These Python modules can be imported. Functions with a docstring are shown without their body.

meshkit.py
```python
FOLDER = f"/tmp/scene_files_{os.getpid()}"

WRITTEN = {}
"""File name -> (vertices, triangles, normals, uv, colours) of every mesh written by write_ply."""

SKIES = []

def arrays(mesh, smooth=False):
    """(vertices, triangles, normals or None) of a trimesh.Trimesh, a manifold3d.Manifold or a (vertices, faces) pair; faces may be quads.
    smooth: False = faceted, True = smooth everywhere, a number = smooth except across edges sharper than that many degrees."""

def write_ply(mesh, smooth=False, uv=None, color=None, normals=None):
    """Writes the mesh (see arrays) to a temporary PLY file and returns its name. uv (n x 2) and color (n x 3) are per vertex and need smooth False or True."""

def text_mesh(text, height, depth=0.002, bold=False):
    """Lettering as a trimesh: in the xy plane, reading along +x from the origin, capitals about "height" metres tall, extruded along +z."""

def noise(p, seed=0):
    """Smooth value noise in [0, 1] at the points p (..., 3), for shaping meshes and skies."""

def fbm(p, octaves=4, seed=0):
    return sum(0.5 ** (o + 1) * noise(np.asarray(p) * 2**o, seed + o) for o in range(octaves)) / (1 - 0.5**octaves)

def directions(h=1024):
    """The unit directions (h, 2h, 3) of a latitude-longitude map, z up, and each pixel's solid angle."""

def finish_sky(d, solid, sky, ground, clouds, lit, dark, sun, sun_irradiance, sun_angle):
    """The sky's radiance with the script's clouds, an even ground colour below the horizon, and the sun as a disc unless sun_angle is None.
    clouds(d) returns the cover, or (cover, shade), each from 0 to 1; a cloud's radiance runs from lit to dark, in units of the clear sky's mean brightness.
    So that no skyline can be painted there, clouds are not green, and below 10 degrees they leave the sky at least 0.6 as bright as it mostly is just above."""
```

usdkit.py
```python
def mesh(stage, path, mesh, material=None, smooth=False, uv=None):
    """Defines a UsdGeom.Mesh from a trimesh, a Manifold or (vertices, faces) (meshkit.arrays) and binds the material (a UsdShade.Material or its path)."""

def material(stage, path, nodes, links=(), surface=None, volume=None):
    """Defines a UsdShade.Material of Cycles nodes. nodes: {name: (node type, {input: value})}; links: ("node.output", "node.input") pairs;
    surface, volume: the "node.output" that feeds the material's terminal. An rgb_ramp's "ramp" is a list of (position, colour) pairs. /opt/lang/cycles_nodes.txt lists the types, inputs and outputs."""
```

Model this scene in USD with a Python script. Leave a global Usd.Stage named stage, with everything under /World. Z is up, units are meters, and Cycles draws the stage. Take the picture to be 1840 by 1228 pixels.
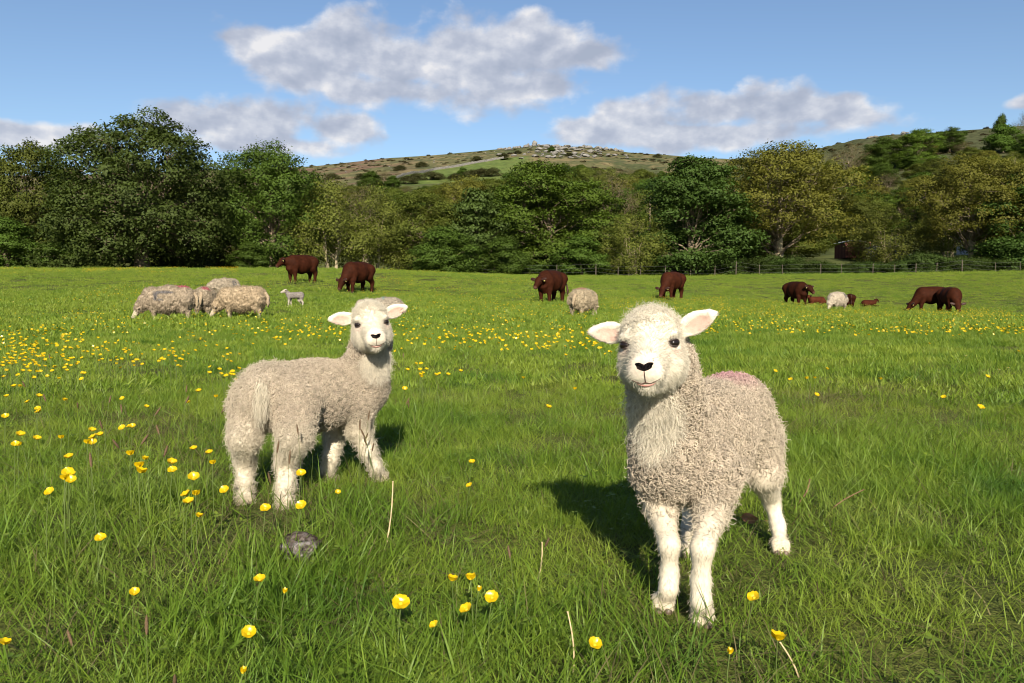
import math, random
import numpy as np
import trimesh
import usdkit, meshkit
from pxr import Usd, UsdGeom, UsdLux, UsdShade, Sdf, Gf, Vt
from scipy.interpolate import RBFInterpolator

stage = Usd.Stage.CreateInMemory()
UsdGeom.SetStageUpAxis(stage, 'Z')
UsdGeom.SetStageMetersPerUnit(stage, 1.0)
UsdGeom.Xform.Define(stage, '/World')
UsdGeom.Scope.Define(stage, '/World/Looks')

# ---------------------------------------------------------------- camera
EYE = 0.53
FPX, CX, CY, HORIZON = 1431.0, 920.0, 614.0, 535.0
PITCH = math.atan((CY - HORIZON) / FPX)
cam = UsdGeom.Camera.Define(stage, '/World/camera')
cam.CreateHorizontalApertureAttr(36.0)
cam.CreateVerticalApertureAttr(36.0 * 683 / 1024)
cam.CreateFocalLengthAttr(36.0 * FPX / 1840.0)
cam.CreateClippingRangeAttr(Gf.Vec2f(0.05, 20000.0))
cam.AddTranslateOp().Set(Gf.Vec3d(0, 0, EYE))
cam.AddRotateXOp().Set(90.0 - math.degrees(PITCH))
cam.CreateExposureAttr(1.15)

# ---------------------------------------------------------------- sun and sky
SUN_EL = math.radians(29.0)
SUN_AZ = math.radians(180.0 - 5.0)        # atan2(x, y) of the direction towards the sun: behind the camera, a little to the right
sun_dir = np.array([math.sin(SUN_AZ) * math.cos(SUN_EL), math.cos(SUN_AZ) * math.cos(SUN_EL), math.sin(SUN_EL)])
sun = UsdLux.DistantLight.Define(stage, '/World/sun')
sun.CreateIntensityAttr(1.2)
sun.CreateAngleAttr(0.5)
sun.CreateNormalizeAttr(True)
sun.CreateColorAttr(Gf.Vec3f(1.0, 0.91, 0.76))
sun.AddOrientOp().Set(Gf.Quatf(Gf.Rotation(Gf.Vec3d(0, 0, 1), Gf.Vec3d(*map(float, sun_dir))).GetQuat()))


def az_el(px, py):
    az = math.atan((px - CX) / FPX)
    return az, math.atan((HORIZON - py) / FPX * math.cos(az))


def sky_material():
    N, L = {}, []
    N['tc'] = ('texture_coordinate', {})
    N['sky'] = ('sky_texture', {'sky_type': 'single_scattering', 'sun_disc': False, 'sun_elevation': SUN_EL, 'sun_rotation': SUN_AZ,
                                'altitude': 150.0, 'air_density': 1.0, 'aerosol_density': 0.6, 'ozone_density': 1.6})
    N['xyz'] = ('separate_xyz', {})
    L += [('tc.generated', 'xyz.vector')]
    N['az'] = ('math', {'math_type': 'arctan2'})
    N['el'] = ('math', {'math_type': 'arcsine'})
    L += [('xyz.x', 'az.value1'), ('xyz.y', 'az.value2'), ('xyz.z', 'el.value1')]
    N['ae'] = ('combine_xyz', {})
    L += [('az.value', 'ae.x'), ('el.value', 'ae.y')]
    # billow noise in direction space, stretched sideways
    N['map'] = ('mapping', {'mapping_type': 'point', 'scale': (13.0, 19.0, 1.0), 'location': (3.1, 1.7, 0.0)})
    N['map2'] = ('mapping', {'mapping_type': 'point', 'scale': (13.0, 19.0, 1.0), 'location': (3.1 - 0.10, 1.7 + 0.22, 0.0)})
    L += [('ae.vector', 'map.vector'), ('ae.vector', 'map2.vector')]
    for k, m in (('n1', 'map'), ('n2', 'map2')):
        N[k] = ('noise_texture', {'dimensions': '3D', 'scale': 1.0, 'detail': 8.0, 'roughness': 0.50, 'lacunarity': 2.1, 'distortion': 0.15})
        L += [(f'{m}.vector', f'{k}.vector')]
    for k, m in (('soft_a', 'map'), ('soft_b', 'map2')):
        N[k] = ('noise_texture', {'dimensions': '3D', 'scale': 1.0, 'detail': 5.0, 'roughness': 0.45, 'lacunarity': 2.2})
        L += [(f'{m}.vector', f'{k}.vector')]
    # cloud bodies: (px, py, half width px, half height px)
    blobs = [(480, 98, 105, 50), (440, 78, 52, 20), (565, 122, 120, 60), (640, 88, 100, 54), (740, 112, 150, 76), (860, 120, 150, 84), (960, 95, 95, 62), (1060, 110, 75, 36), (960, 160, 130, 40), (720, 170, 170, 34),
             (370, 225, 110, 44), (500, 225, 140, 48), (600, 238, 80, 42), (480, 262, 190, 26),
             (1130, 212, 85, 44), (1090, 240, 110, 30), (1290, 205, 110, 42), (1400, 205, 90, 44), (1500, 205, 80, 40), (1300, 245, 230, 30),
             (70, 245, 130, 36), (1835, 188, 40, 18),
             (2400, 120, 260, 70), (-700, 90, 320, 90)]
    last = None
    for i, (px, py, w, h) in enumerate(blobs):
        a, e = az_el(px, py)
        wa, he = w / FPX * math.cos(a), h / FPX * math.cos(a) ** 2
        N[f's{i}'] = ('vector_math', {'math_type': 'subtract', 'vector2': (a, e, 0.0)})
        N[f'm{i}'] = ('vector_math', {'math_type': 'multiply', 'vector2': (1 / wa, 1 / he, 0.0)})
        N[f'l{i}'] = ('vector_math', {'math_type': 'length'})
        L += [('ae.vector', f's{i}.vector1'), (f's{i}.vector', f'm{i}.vector1'), (f'm{i}.vector', f'l{i}.vector1')]
        if last is None:
            last = f'l{i}.value'
        else:
            N[f'k{i}'] = ('math', {'math_type': 'smoothmin', 'value3': 0.25})
            L += [(last, f'k{i}.value1'), (f'l{i}.value', f'k{i}.value2')]
            last = f'k{i}.value'
    # density = 1 - dist + gain * (noise - .5)
    N['inv'] = ('math', {'math_type': 'subtract', 'value1': 1.04})
    L += [(last, 'inv.value2')]
    N['ng'] = ('math', {'math_type': 'multiply_add', 'value2': 2.3, 'value3': -1.15})
    L += [('n1.fac', 'ng.value1')]
    N['den'] = ('math', {'math_type': 'add'})
    L += [('inv.value', 'den.value1'), ('ng.value', 'den.value2')]
    N['cov'] = ('map_range', {'range_type': 'smoothstep', 'from_min': -0.06, 'from_max': 0.48, 'to_min': 0.0, 'to_max': 0.97, 'clamp': True})
    L += [('den.value', 'cov.value')]
    # light on the billows: brighter where the cloud thins towards the light
    N['df'] = ('math', {'math_type': 'subtract'})
    L += [('soft_a.fac', 'df.value1'), ('soft_b.fac', 'df.value2')]
    N['lit0'] = ('math', {'math_type': 'multiply_add', 'value2': 3.4, 'value3': 0.66})
    L += [('df.value', 'lit0.value1')]
    N['thick'] = ('math', {'math_type': 'multiply', 'value2': -0.24})
    L += [('den.value', 'thick.value1')]
    N['lit'] = ('math', {'math_type': 'add', 'use_clamp': True})
    L += [('lit0.value', 'lit.value1'), ('thick.value', 'lit.value2')]
    N['ccol'] = ('rgb_ramp', {'ramp': [(0.0, (2.75, 3.1, 3.9)), (0.40, (3.4, 3.7, 4.45)), (0.75, (4.5, 4.7, 5.25)), (1.0, (5.9, 5.85, 5.95))]})
    L += [('lit.value', 'ccol.fac')]
    N['deep'] = ('mix_color', {'blend_type': 'multiply', 'fac': 1.0, 'b': (0.80, 0.85, 0.91), 'use_clamp': False})
    L += [('sky.color', 'deep.a')]
    N['mix'] = ('mix_color', {'blend_type': 'mix', 'use_clamp': False})
    L += [('cov.result', 'mix.fac'), ('deep.result', 'mix.a'), ('ccol.color', 'mix.b')]
    N['bg'] = ('background_shader', {'strength': 0.066})
    L += [('mix.result', 'bg.color')]
    return usdkit.material(stage, '/World/Looks/sky', N, L, surface='bg.background')


dome = UsdLux.DomeLight.Define(stage, '/World/sky')
dome.CreateIntensityAttr(1.0)
UsdShade.MaterialBindingAPI.Apply(dome.GetPrim()).Bind(sky_material())
dome.GetPrim().SetCustomDataByKey('kind', 'structure')

# ---------------------------------------------------------------- placing by viewing ray
_R = np.array([1.0, 0, 0]); _F = np.array([0, math.cos(PITCH), -math.sin(PITCH)]); _U = np.array([0, math.sin(PITCH), math.cos(PITCH)])
CAM = np.array([0, 0, EYE])


def ray(px, py):
    return _F + (px - CX) / FPX * _R - (py - CY) / FPX * _U


def P(px, py, d):
    """The point seen at (px, py) of the photograph at depth d metres."""
    return CAM + ray(px, py) * d


def G(px, py, z=0.0):
    r = ray(px, py)
    return CAM + r * (z - EYE) / r[2]


# ---------------------------------------------------------------- names, things, parts
_used = {}


def path_for(name, parent='/World'):
    n = _used.get((parent, name), 0)
    _used[(parent, name)] = n + 1
    return f'{parent}/{name}' + (f'_{n:03d}' if n else '')


def tag(prim, label=None, cat=None, group=None, kind=None):
    prim = prim.GetPrim() if hasattr(prim, 'GetPrim') else prim
    for k, v in (('label', label), ('category', cat), ('group', group), ('kind', kind)):
        if v:
            prim.SetCustomDataByKey(k, v)
    return prim


def thing(name, label, cat, loc=(0, 0, 0), group=None, rz=None, scale=None, kind=None):
    x = UsdGeom.Xform.Define(stage, path_for(name))
    x.AddTranslateOp().Set(Gf.Vec3d(*map(float, loc)))
    if rz is not None:
        x.AddRotateZOp().Set(float(rz))
    if scale is not None:
        s = (scale,) * 3 if np.ndim(scale) == 0 else scale
        x.AddScaleOp().Set(Gf.Vec3f(*map(float, s)))
    tag(x, label, cat, group, kind)
    return str(x.GetPath())


def part(parent, name, mesh, mat, smooth=False, col=None):
    """One mesh prim under PARENT. col: per-vertex colours kept as the primvar col."""
    p = path_for(name, parent)
    if col is not None and smooth not in (False, True):
        smooth = True
    m = usdkit.mesh(stage, p, mesh, mat, smooth)
    if col is not None:
        UsdGeom.PrimvarsAPI(m).CreatePrimvar('col', Sdf.ValueTypeNames.Color3fArray, 'vertex').Set(Vt.Vec3fArray.FromNumpy(np.asarray(col, np.float32)))
    return p


def model(name):
    """A class prim that copies refer to."""
    if not stage.GetPrimAtPath('/World/Models'):
        stage.CreateClassPrim('/World/Models')
    p = f'/World/Models/{name}'
    UsdGeom.Xform.Define(stage, p)
    return p


def copy_of(model_path, name, label, cat, loc, group=None, rz=0.0, scale=1.0, quat=None):
    x = UsdGeom.Xform.Define(stage, path_for(name))
    x.AddTranslateOp().Set(Gf.Vec3d(*map(float, loc)))
    if quat is not None:
        x.AddOrientOp().Set(Gf.Quatf(*map(float, quat)))
    else:
        x.AddRotateZOp().Set(float(rz))
    s = (scale,) * 3 if np.ndim(scale) == 0 else scale
    x.AddScaleOp().Set(Gf.Vec3f(*map(float, s)))
    x.GetPrim().GetReferences().AddInternalReference(model_path)
    x.GetPrim().SetInstanceable(True)
    tag(x, label, cat, group)
    return str(x.GetPath())


def curves(parent, name, pts, widths, mat, col=None):
    """pts (N, K, 3), widths (N, K) or (K,): N strands of K points as one BasisCurves prim."""
    n, k, _ = pts.shape
    c = UsdGeom.BasisCurves.Define(stage, path_for(name, parent))
    c.CreateTypeAttr('linear')
    c.CreateCurveVertexCountsAttr(Vt.IntArray.FromNumpy(np.full(n, k, np.int32)))
    c.CreatePointsAttr(Vt.Vec3fArray.FromNumpy(pts.reshape(-1, 3).astype(np.float32)))
    w = np.broadcast_to(widths, (n, k)).astype(np.float32).ravel()
    c.CreateWidthsAttr(Vt.FloatArray.FromNumpy(np.ascontiguousarray(w)))
    c.SetWidthsInterpolation('vertex')
    if col is not None:
        UsdGeom.PrimvarsAPI(c).CreatePrimvar('col', Sdf.ValueTypeNames.Color3fArray, 'uniform').Set(Vt.Vec3fArray.FromNumpy(np.asarray(col, np.float32)))
    UsdShade.MaterialBindingAPI.Apply(c.GetPrim()).Bind(mat)
    return c


def instancer(path, protos, pos, quats, scales, idx, kind=None):
    """protos: [(mesh, material, smooth)]"""
    pi = UsdGeom.PointInstancer.Define(stage, path)
    targets = []
    for i, (m, mat, sm) in enumerate(protos):
        pp = f'{path}/clump_{i:03d}' if i else f'{path}/clump'
        usdkit.mesh(stage, pp, m, mat, sm)
        targets.append(Sdf.Path(pp))
    pi.CreatePrototypesRel().SetTargets(targets)
    pi.CreatePositionsAttr(Vt.Vec3fArray.FromNumpy(np.asarray(pos, np.float32)))
    pi.CreateProtoIndicesAttr(Vt.IntArray.FromNumpy(np.asarray(idx, np.int32)))
    pi.CreateScalesAttr(Vt.Vec3fArray.FromNumpy(np.asarray(scales, np.float32)))
    q = np.asarray(quats, float)
    pi.CreateOrientationsAttr(Vt.QuathArray([Gf.Quath(float(a), float(b), float(c), float(d)) for a, b, c, d in q]))
    return pi.GetPrim()


def unit(v):
    v = np.asarray(v, float)
    return v / np.maximum(np.linalg.norm(v, axis=-1, keepdims=True), 1e-12)


def qz(a):
    a = np.asarray(a)
    return np.stack([np.cos(a / 2), 0 * a, 0 * a, np.sin(a / 2)], -1)


def tube(pts, radii, sides=6, caps=True):
    """A tapered tube along a polyline: (vertices, triangles)."""
    p = np.asarray(pts, float)
    r = np.broadcast_to(np.asarray(radii, float), (len(p),))
    t = unit(np.gradient(p, axis=0))
    ref = np.array([0.0, 0, 1]) if abs(t[0][2]) < 0.9 else np.array([1.0, 0, 0])
    a = unit(np.cross(t, ref)); b = np.cross(t, a)
    ang = np.arange(sides) * 2 * np.pi / sides
    v = p[:, None] + r[:, None, None] * (np.cos(ang)[None, :, None] * a[:, None] + np.sin(ang)[None, :, None] * b[:, None])
    n = len(p)
    i, j = np.meshgrid(np.arange(n - 1), np.arange(sides), indexing='ij')
    q = np.stack([i * sides + j, i * sides + (j + 1) % sides, (i + 1) * sides + (j + 1) % sides, (i + 1) * sides + j], -1).reshape(-1, 4)
    f = np.vstack([q[:, [0, 1, 2]], q[:, [0, 2, 3]]])
    v = v.reshape(-1, 3)
    if caps:
        v = np.vstack([v, p[0], p[-1]])
        k = np.arange(sides)
        f = np.vstack([f, np.stack([np.full(sides, n * sides), (k + 1) % sides, k], 1),
                       np.stack([np.full(sides, n * sides + 1), (n - 1) * sides + k, (n - 1) * sides + (k + 1) % sides], 1)])
    return v, f[:, ::-1]


def join(parts):
    vs, fs, n = [], [], 0
    for v, f in parts:
        vs.append(np.asarray(v, float)); fs.append(np.asarray(f, int) + n); n += len(v)
    return np.vstack(vs), np.vstack(fs)


def box(x0, x1, y0, y1, z0, z1):
    v = np.array([[x, y, z] for x in (x0, x1) for y in (y0, y1) for z in (z0, z1)], float)
    f = np.array([[0, 1, 3], [0, 3, 2], [4, 6, 7], [4, 7, 5], [0, 4, 5], [0, 5, 1], [2, 3, 7], [2, 7, 6], [0, 2, 6], [0, 6, 4], [1, 5, 7], [1, 7, 3]])
    return v, f
# ---------------------------------------------------------------- materials
def plain(name, color, rough=0.7, spec=0.3, noise=0.0, nscale=20.0, bump=0.0, bscale=60.0, **kw):
    N = {'p': ('principled_bsdf', {'base_color': color, 'roughness': rough, 'specular_ior_level': spec, **kw})}
    L = []
    if noise or bump:
        N['tc'] = ('texture_coordinate', {})
    if noise:
        N['n'] = ('noise_texture', {'scale': nscale, 'detail': 5.0, 'roughness': 0.6})
        lo = tuple(c * (1 - noise) for c in color); hi = tuple(min(1, c * (1 + noise)) for c in color)
        N['r'] = ('rgb_ramp', {'ramp': [(0.3, lo), (0.7, hi)]})
        L += [('tc.object', 'n.vector'), ('n.fac', 'r.fac'), ('r.color', 'p.base_color')]
    if bump:
        N['bn'] = ('noise_texture', {'scale': bscale, 'detail': 4.0})
        N['b'] = ('bump', {'strength': bump, 'distance': 0.02})
        L += [('tc.object', 'bn.vector'), ('bn.fac', 'b.height'), ('b.normal', 'p.normal')]
    return usdkit.material(stage, f'/World/Looks/{name}', N, L, surface='p.BSDF')


def leafy(name, dark, light, trans=0.26, gloss=0.5, rough=0.62, obj_var=0.25, warm=None, spec=0.12):
    """Foliage: a colour between dark and light per leaf, a shift per tree, light passing through."""
    N = {'g': ('geometry', {}), 'o': ('object_info', {}),
         'r': ('rgb_ramp', {'ramp': [(0.0, dark), (0.75, light), (1.0, warm or light)]}),
         'h': ('hsv', {'hue': 0.5, 'saturation': 1.0, 'value': 1.0}),
         'mv': ('map_range', {'from_min': 0.0, 'from_max': 1.0, 'to_min': 1 - obj_var, 'to_max': 1 + obj_var}),
         'mh': ('map_range', {'from_min': 0.0, 'from_max': 1.0, 'to_min': 0.5 - 0.025 * obj_var, 'to_max': 0.5 + 0.025 * obj_var}),
         'p': ('principled_bsdf', {'roughness': rough, 'specular_ior_level': spec}),
         't': ('translucent_bsdf', {}), 'x': ('mix_closure', {'fac': trans}),
         'tint': ('mix_color', {'blend_type': 'multiply', 'fac': 1.0, 'b': (1.25, 1.3, 0.5), 'use_clamp': False})}
    L = [('g.random_per_island', 'r.fac'), ('r.color', 'h.color'), ('o.random', 'mv.value'), ('o.random', 'mh.value'), ('mv.result', 'h.value'), ('mh.result', 'h.hue'),
         ('h.color', 'p.base_color'), ('h.color', 'tint.a'), ('tint.result', 't.color'), ('p.BSDF', 'x.closure1'), ('t.BSDF', 'x.closure2')]
    return usdkit.material(stage, f'/World/Looks/{name}', N, L, surface='x.closure')


def grassy(name, k=(1.0, 1.0, 1.0)):
    """Blades of grass: yellow-green to blue-green by patches of the field and by blade, some dry."""
    N = {'g': ('geometry', {}), 'o': ('object_info', {}),
         'n': ('noise_texture', {'scale': 1.7, 'detail': 6.0, 'roughness': 0.65}),
         'n2': ('noise_texture', {'scale': 0.16, 'detail': 3.0, 'roughness': 0.6}),
         'patch': ('rgb_ramp', {'ramp': [(q, tuple(a * b for a, b in zip(c, k))) for q, c in [(0.34, (0.265, 0.325, 0.050)), (0.44, (0.465, 0.475, 0.066)), (0.54, (0.62, 0.56, 0.086)), (0.64, (0.70, 0.58, 0.135))]]}),
         'blade': ('rgb_ramp', {'ramp': [(0.0, (0.27, 0.40, 0.30)), (0.3, (0.72, 0.78, 0.62)), (0.65, (1.12, 1.06, 0.95)), (0.85, (1.36, 1.26, 1.15)), (0.95, (1.62, 1.45, 1.6)), (0.962, (1.35, 1.12, 2.6)), (1.0, (1.15, 0.85, 2.0))]}),
         'field': ('rgb_ramp', {'ramp': [(0.3, (0.80, 0.88, 0.85)), (0.7, (1.15, 1.08, 1.05))]}),
         'm': ('mix_color', {'blend_type': 'multiply', 'fac': 1.0, 'use_clamp': False}),
         'm2': ('mix_color', {'blend_type': 'multiply', 'fac': 1.0, 'use_clamp': False}),
         'p': ('principled_bsdf', {'roughness': 0.5, 'specular_ior_level': 0.22}),
         't': ('translucent_bsdf', {}), 'x': ('mix_closure', {'fac': 0.34}),
         'tint': ('mix_color', {'blend_type': 'multiply', 'fac': 1.0, 'b': (1.25, 1.3, 0.45), 'use_clamp': False})}
    L = [('g.position', 'n.vector'), ('g.position', 'n2.vector'), ('n.fac', 'patch.fac'), ('g.random_per_island', 'blade.fac'), ('n2.fac', 'field.fac'),
         ('patch.color', 'm.a'), ('blade.color', 'm.b'), ('m.result', 'm2.a'), ('field.color', 'm2.b'),
         ('m2.result', 'p.base_color'), ('m2.result', 'tint.a'), ('tint.result', 't.color'), ('p.BSDF', 'x.closure1'), ('t.BSDF', 'x.closure2')]
    return usdkit.material(stage, f'/World/Looks/{name}', N, L, surface='x.closure')


def coloured(name, rough=0.8, spec=0.2, noise=0.2, nscale=40.0, trans=0.0, bump=0.0, bscale=80.0, sheen=0.0):
    """The base colour is the mesh's or the strands' own col."""
    N = {'a': ('attribute', {'attribute': 'col'}), 'g': ('geometry', {}),
         'n': ('noise_texture', {'scale': nscale, 'detail': 5.0, 'roughness': 0.6}),
         'r': ('map_range', {'from_min': 0.3, 'from_max': 0.7, 'to_min': 1 - noise, 'to_max': 1 + noise}),
         's': ('vector_math', {'math_type': 'scale'}),
         'p': ('principled_bsdf', {'roughness': rough, 'specular_ior_level': spec, 'sheen_weight': sheen})}
    L = [('g.position', 'n.vector'), ('n.fac', 'r.value'), ('a.color', 's.vector1'), ('r.result', 's.scale'), ('s.vector', 'p.base_color')]
    out = 'p.BSDF'
    if bump:
        N['bn'] = ('noise_texture', {'scale': bscale, 'detail': 4.0})
        N['b'] = ('bump', {'strength': bump, 'distance': 0.02})
        L += [('g.position', 'bn.vector'), ('bn.fac', 'b.height'), ('b.normal', 'p.normal')]
    if trans:
        N['t'] = ('translucent_bsdf', {}); N['x'] = ('mix_closure', {'fac': trans})
        L += [('s.vector', 't.color'), ('p.BSDF', 'x.closure1'), ('t.BSDF', 'x.closure2')]
        out = 'x.closure'
    return usdkit.material(stage, f'/World/Looks/{name}', N, L, surface=out)


M_GRASS = grassy('grass_blades')
M_TUSSOCK = grassy('tussock_blades', (0.74, 0.84, 0.80))
M_THATCH = leafy('grass_thatch', (0.10, 0.085, 0.040), (0.26, 0.225, 0.105), trans=0.25, warm=(0.40, 0.34, 0.20), obj_var=0.3)
M_BARK = plain('bark', (0.16, 0.125, 0.085), 0.9, 0.1, noise=0.45, nscale=3.0, bump=0.6, bscale=9.0)
M_PALEBARK = plain('pale_bark', (0.30, 0.25, 0.16), 0.9, 0.1, noise=0.4, nscale=3.0, bump=0.6, bscale=9.0)
M_ROCK = plain('granite', (0.150, 0.142, 0.130), 0.9, 0.2, noise=0.45, nscale=1.2, bump=0.8, bscale=3.0)
M_WOOD = plain('weathered_wood', (0.075, 0.062, 0.048), 0.85, 0.1, noise=0.4, nscale=12.0)
M_EYE = plain('eye_black', (0.010, 0.007, 0.006), 0.10, 0.3)
M_LID = plain('eyelid_dark', (0.035, 0.022, 0.018), 0.5, 0.4)
M_NOSE = plain('nose_black', (0.026, 0.017, 0.016), 0.5, 0.22, noise=0.4, nscale=300.0, bump=0.3, bscale=500.0)
M_MOUTH = plain('mouth_line', (0.085, 0.045, 0.038), 0.6, 0.2)
M_LIP = plain('lip_pink', (0.30, 0.145, 0.12), 0.5, 0.3)
M_DEADLEAF = plain('dead_leaf_russet', (0.36, 0.17, 0.085), 0.8, 0.1, noise=0.3, nscale=90.0)
M_HOOF = plain('hoof_horn', (0.09, 0.065, 0.045), 0.5, 0.4, noise=0.4, nscale=90.0)
M_SKIN = coloured('fleece_skin', noise=0.15, nscale=120.0, bump=0.16, bscale=380.0)
M_HAIR = coloured('fleece_hair', rough=0.7, spec=0.15, noise=0.12, nscale=70.0, trans=0.22)
M_SHEEP = coloured('sheep_fleece', noise=0.25, nscale=25.0, bump=0.9, bscale=55.0)
M_COW = coloured('cow_coat', rough=0.7, spec=0.04, noise=0.3, nscale=9.0)
M_TAG = plain('ear_tag_yellow', (0.75, 0.62, 0.22), 0.5)
M_PETAL = None
# ---------------------------------------------------------------- the lie of the land
_ctl = []
for x in (-9, -5, -2, 0, 2, 5, 9):
    for y in (-8, -3, 0, 2, 4, 7):
        _ctl.append((x, y, 0.0))
for px, py, d in [(270, 578, 17), (1048, 568, 21.5), (1005, 543, 33), (640, 523, 35), (540, 507, 37), (1205, 536, 39), (1432, 550, 43), (1685, 560, 42), (1502, 557, 35),
                  (1465, 546, 46), (1561, 549, 48), (1790, 570, 30), (1600, 585, 18), (1800, 590, 14), (60, 545, 25), (60, 520, 36), (250, 505, 40), (400, 505, 40), (300, 535, 27),
                  (0, 487, 55), (-300, 480, 58), (250, 486, 54), (450, 488, 50), (600, 488, 50), (700, 490, 50), (800, 494, 54), (950, 499, 62), (1060, 501, 66), (1180, 502, 68),
                  (1390, 498, 72), (1600, 494, 74), (1840, 489, 74), (2200, 485, 74), (1560, 541, 50), (1700, 524, 57), (1500, 520, 58), (1180, 515, 54), (1000, 515, 48), (820, 510, 44), (1850, 520, 52)]:
    _ctl.append(tuple(P(px, py, d)))
for a in range(0, 360, 20):
    aa = math.radians(a)
    front = math.cos(aa)
    _ctl.append((112 * math.sin(aa), 112 * front, 2.6 if front > 0.55 else 0.2 if front < 0 else 1.2))
    if front < 0.5:
        _ctl.append((40 * math.sin(aa), 40 * front, 0.2))
_ctl = np.array(_ctl)
_rbf = RBFInterpolator(_ctl[:, :2], _ctl[:, 2], kernel='thin_plate_spline', smoothing=0.05)
_sky_px = np.array([-2500, -400, 0, 300, 570, 640, 700, 800, 900, 960, 1050, 1130, 1220, 1300, 1400, 1470, 1540, 1600, 1700, 1840, 2300, 5000], float)
_sky_py = np.array([380, 330, 318, 312, 302, 294, 288, 280, 271, 266, 268, 277, 284, 288, 283, 268, 252, 246, 239, 228, 215, 330], float)
_az = np.arctan((_sky_px - CX) / FPX)


def ridge_r(az):
    return 650.0 - 130.0 / (1 + np.exp(-(az - 0.33) / 0.03))


def ground_z(x, y):
    x = np.asarray(x, float); y = np.asarray(y, float)
    shape = np.broadcast(x, y).shape
    x, y = np.broadcast_to(x, shape).ravel(), np.broadcast_to(y, shape).ravel()
    r = np.hypot(x, y); az = np.arctan2(x, y)
    k = np.minimum(1.0, 112.0 / np.maximum(r, 1e-6))
    near = _rbf(np.stack([x * k, y * k], 1))
    near = near + 0.045 * (meshkit.fbm(np.stack([x * 0.55, y * 0.55, 0 * x], 1), 3, 5) - 0.5) * np.clip((r - 2.2) / 3, 0, 1) \
        + 0.09 * (meshkit.fbm(np.stack([x * 0.16, y * 0.16, 0 * x], 1), 3, 8) - 0.5) * np.clip((r - 8) / 10, 0, 1)
    R = ridge_r(az)
    py = np.interp(az, _az, _sky_py)
    zr = EYE + (HORIZON - py) / FPX * R * np.maximum(np.cos(az), 0.35)
    zr = np.where(np.abs(az) > 1.35, 40 + 0 * zr, zr)
    ca = np.maximum(np.cos(az), 0.75)
    t = np.clip((r - 82 / ca) / (R - 82 / ca), 0, 1)
    k = np.clip((az - 0.20) / 0.12, 0, 1); k = k * k * (3 - 2 * k)
    hill = 2.4 + (zr - 2.4) * t ** (1.16 + 0.40 * k) - np.maximum(r - R, 0) * 0.07
    bump = (meshkit.fbm(np.stack([x / 60, y / 60, 0 * x], 1), 4, 3) - 0.5)
    hill = hill + bump * 7.0 * np.clip((r - 120) / 250, 0, 1) * np.clip(1.25 - t, 0.25, 1)
    q = np.clip((r * ca - 84) / 14, 0, 1)
    hill = hill + 2.4 * k * q * q * (3 - 2 * q) * (1 - t)
    w = np.clip((r * ca - 76) / 20, 0, 1); w = w * w * (3 - 2 * w)
    return (near * (1 - w) + hill * w).reshape(shape)


def gz(x, y):
    return float(ground_z(np.array([x]), np.array([y]))[0])


def polar_sheet(r, a):
    rr, aa = np.meshgrid(r, a, indexing='ij')
    x, y = rr * np.sin(aa), rr * np.cos(aa)
    z = ground_z(x, y)
    v = np.stack([x, y, z], -1).reshape(-1, 3)
    n, m = rr.shape
    i, j = np.meshgrid(np.arange(n - 1), np.arange(m - 1), indexing='ij')
    q = np.stack([i * m + j, i * m + j + 1, (i + 1) * m + j + 1, (i + 1) * m + j], -1).reshape(-1, 4)
    return v, np.vstack([q[:, [0, 2, 1]], q[:, [0, 3, 2]]])


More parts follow.
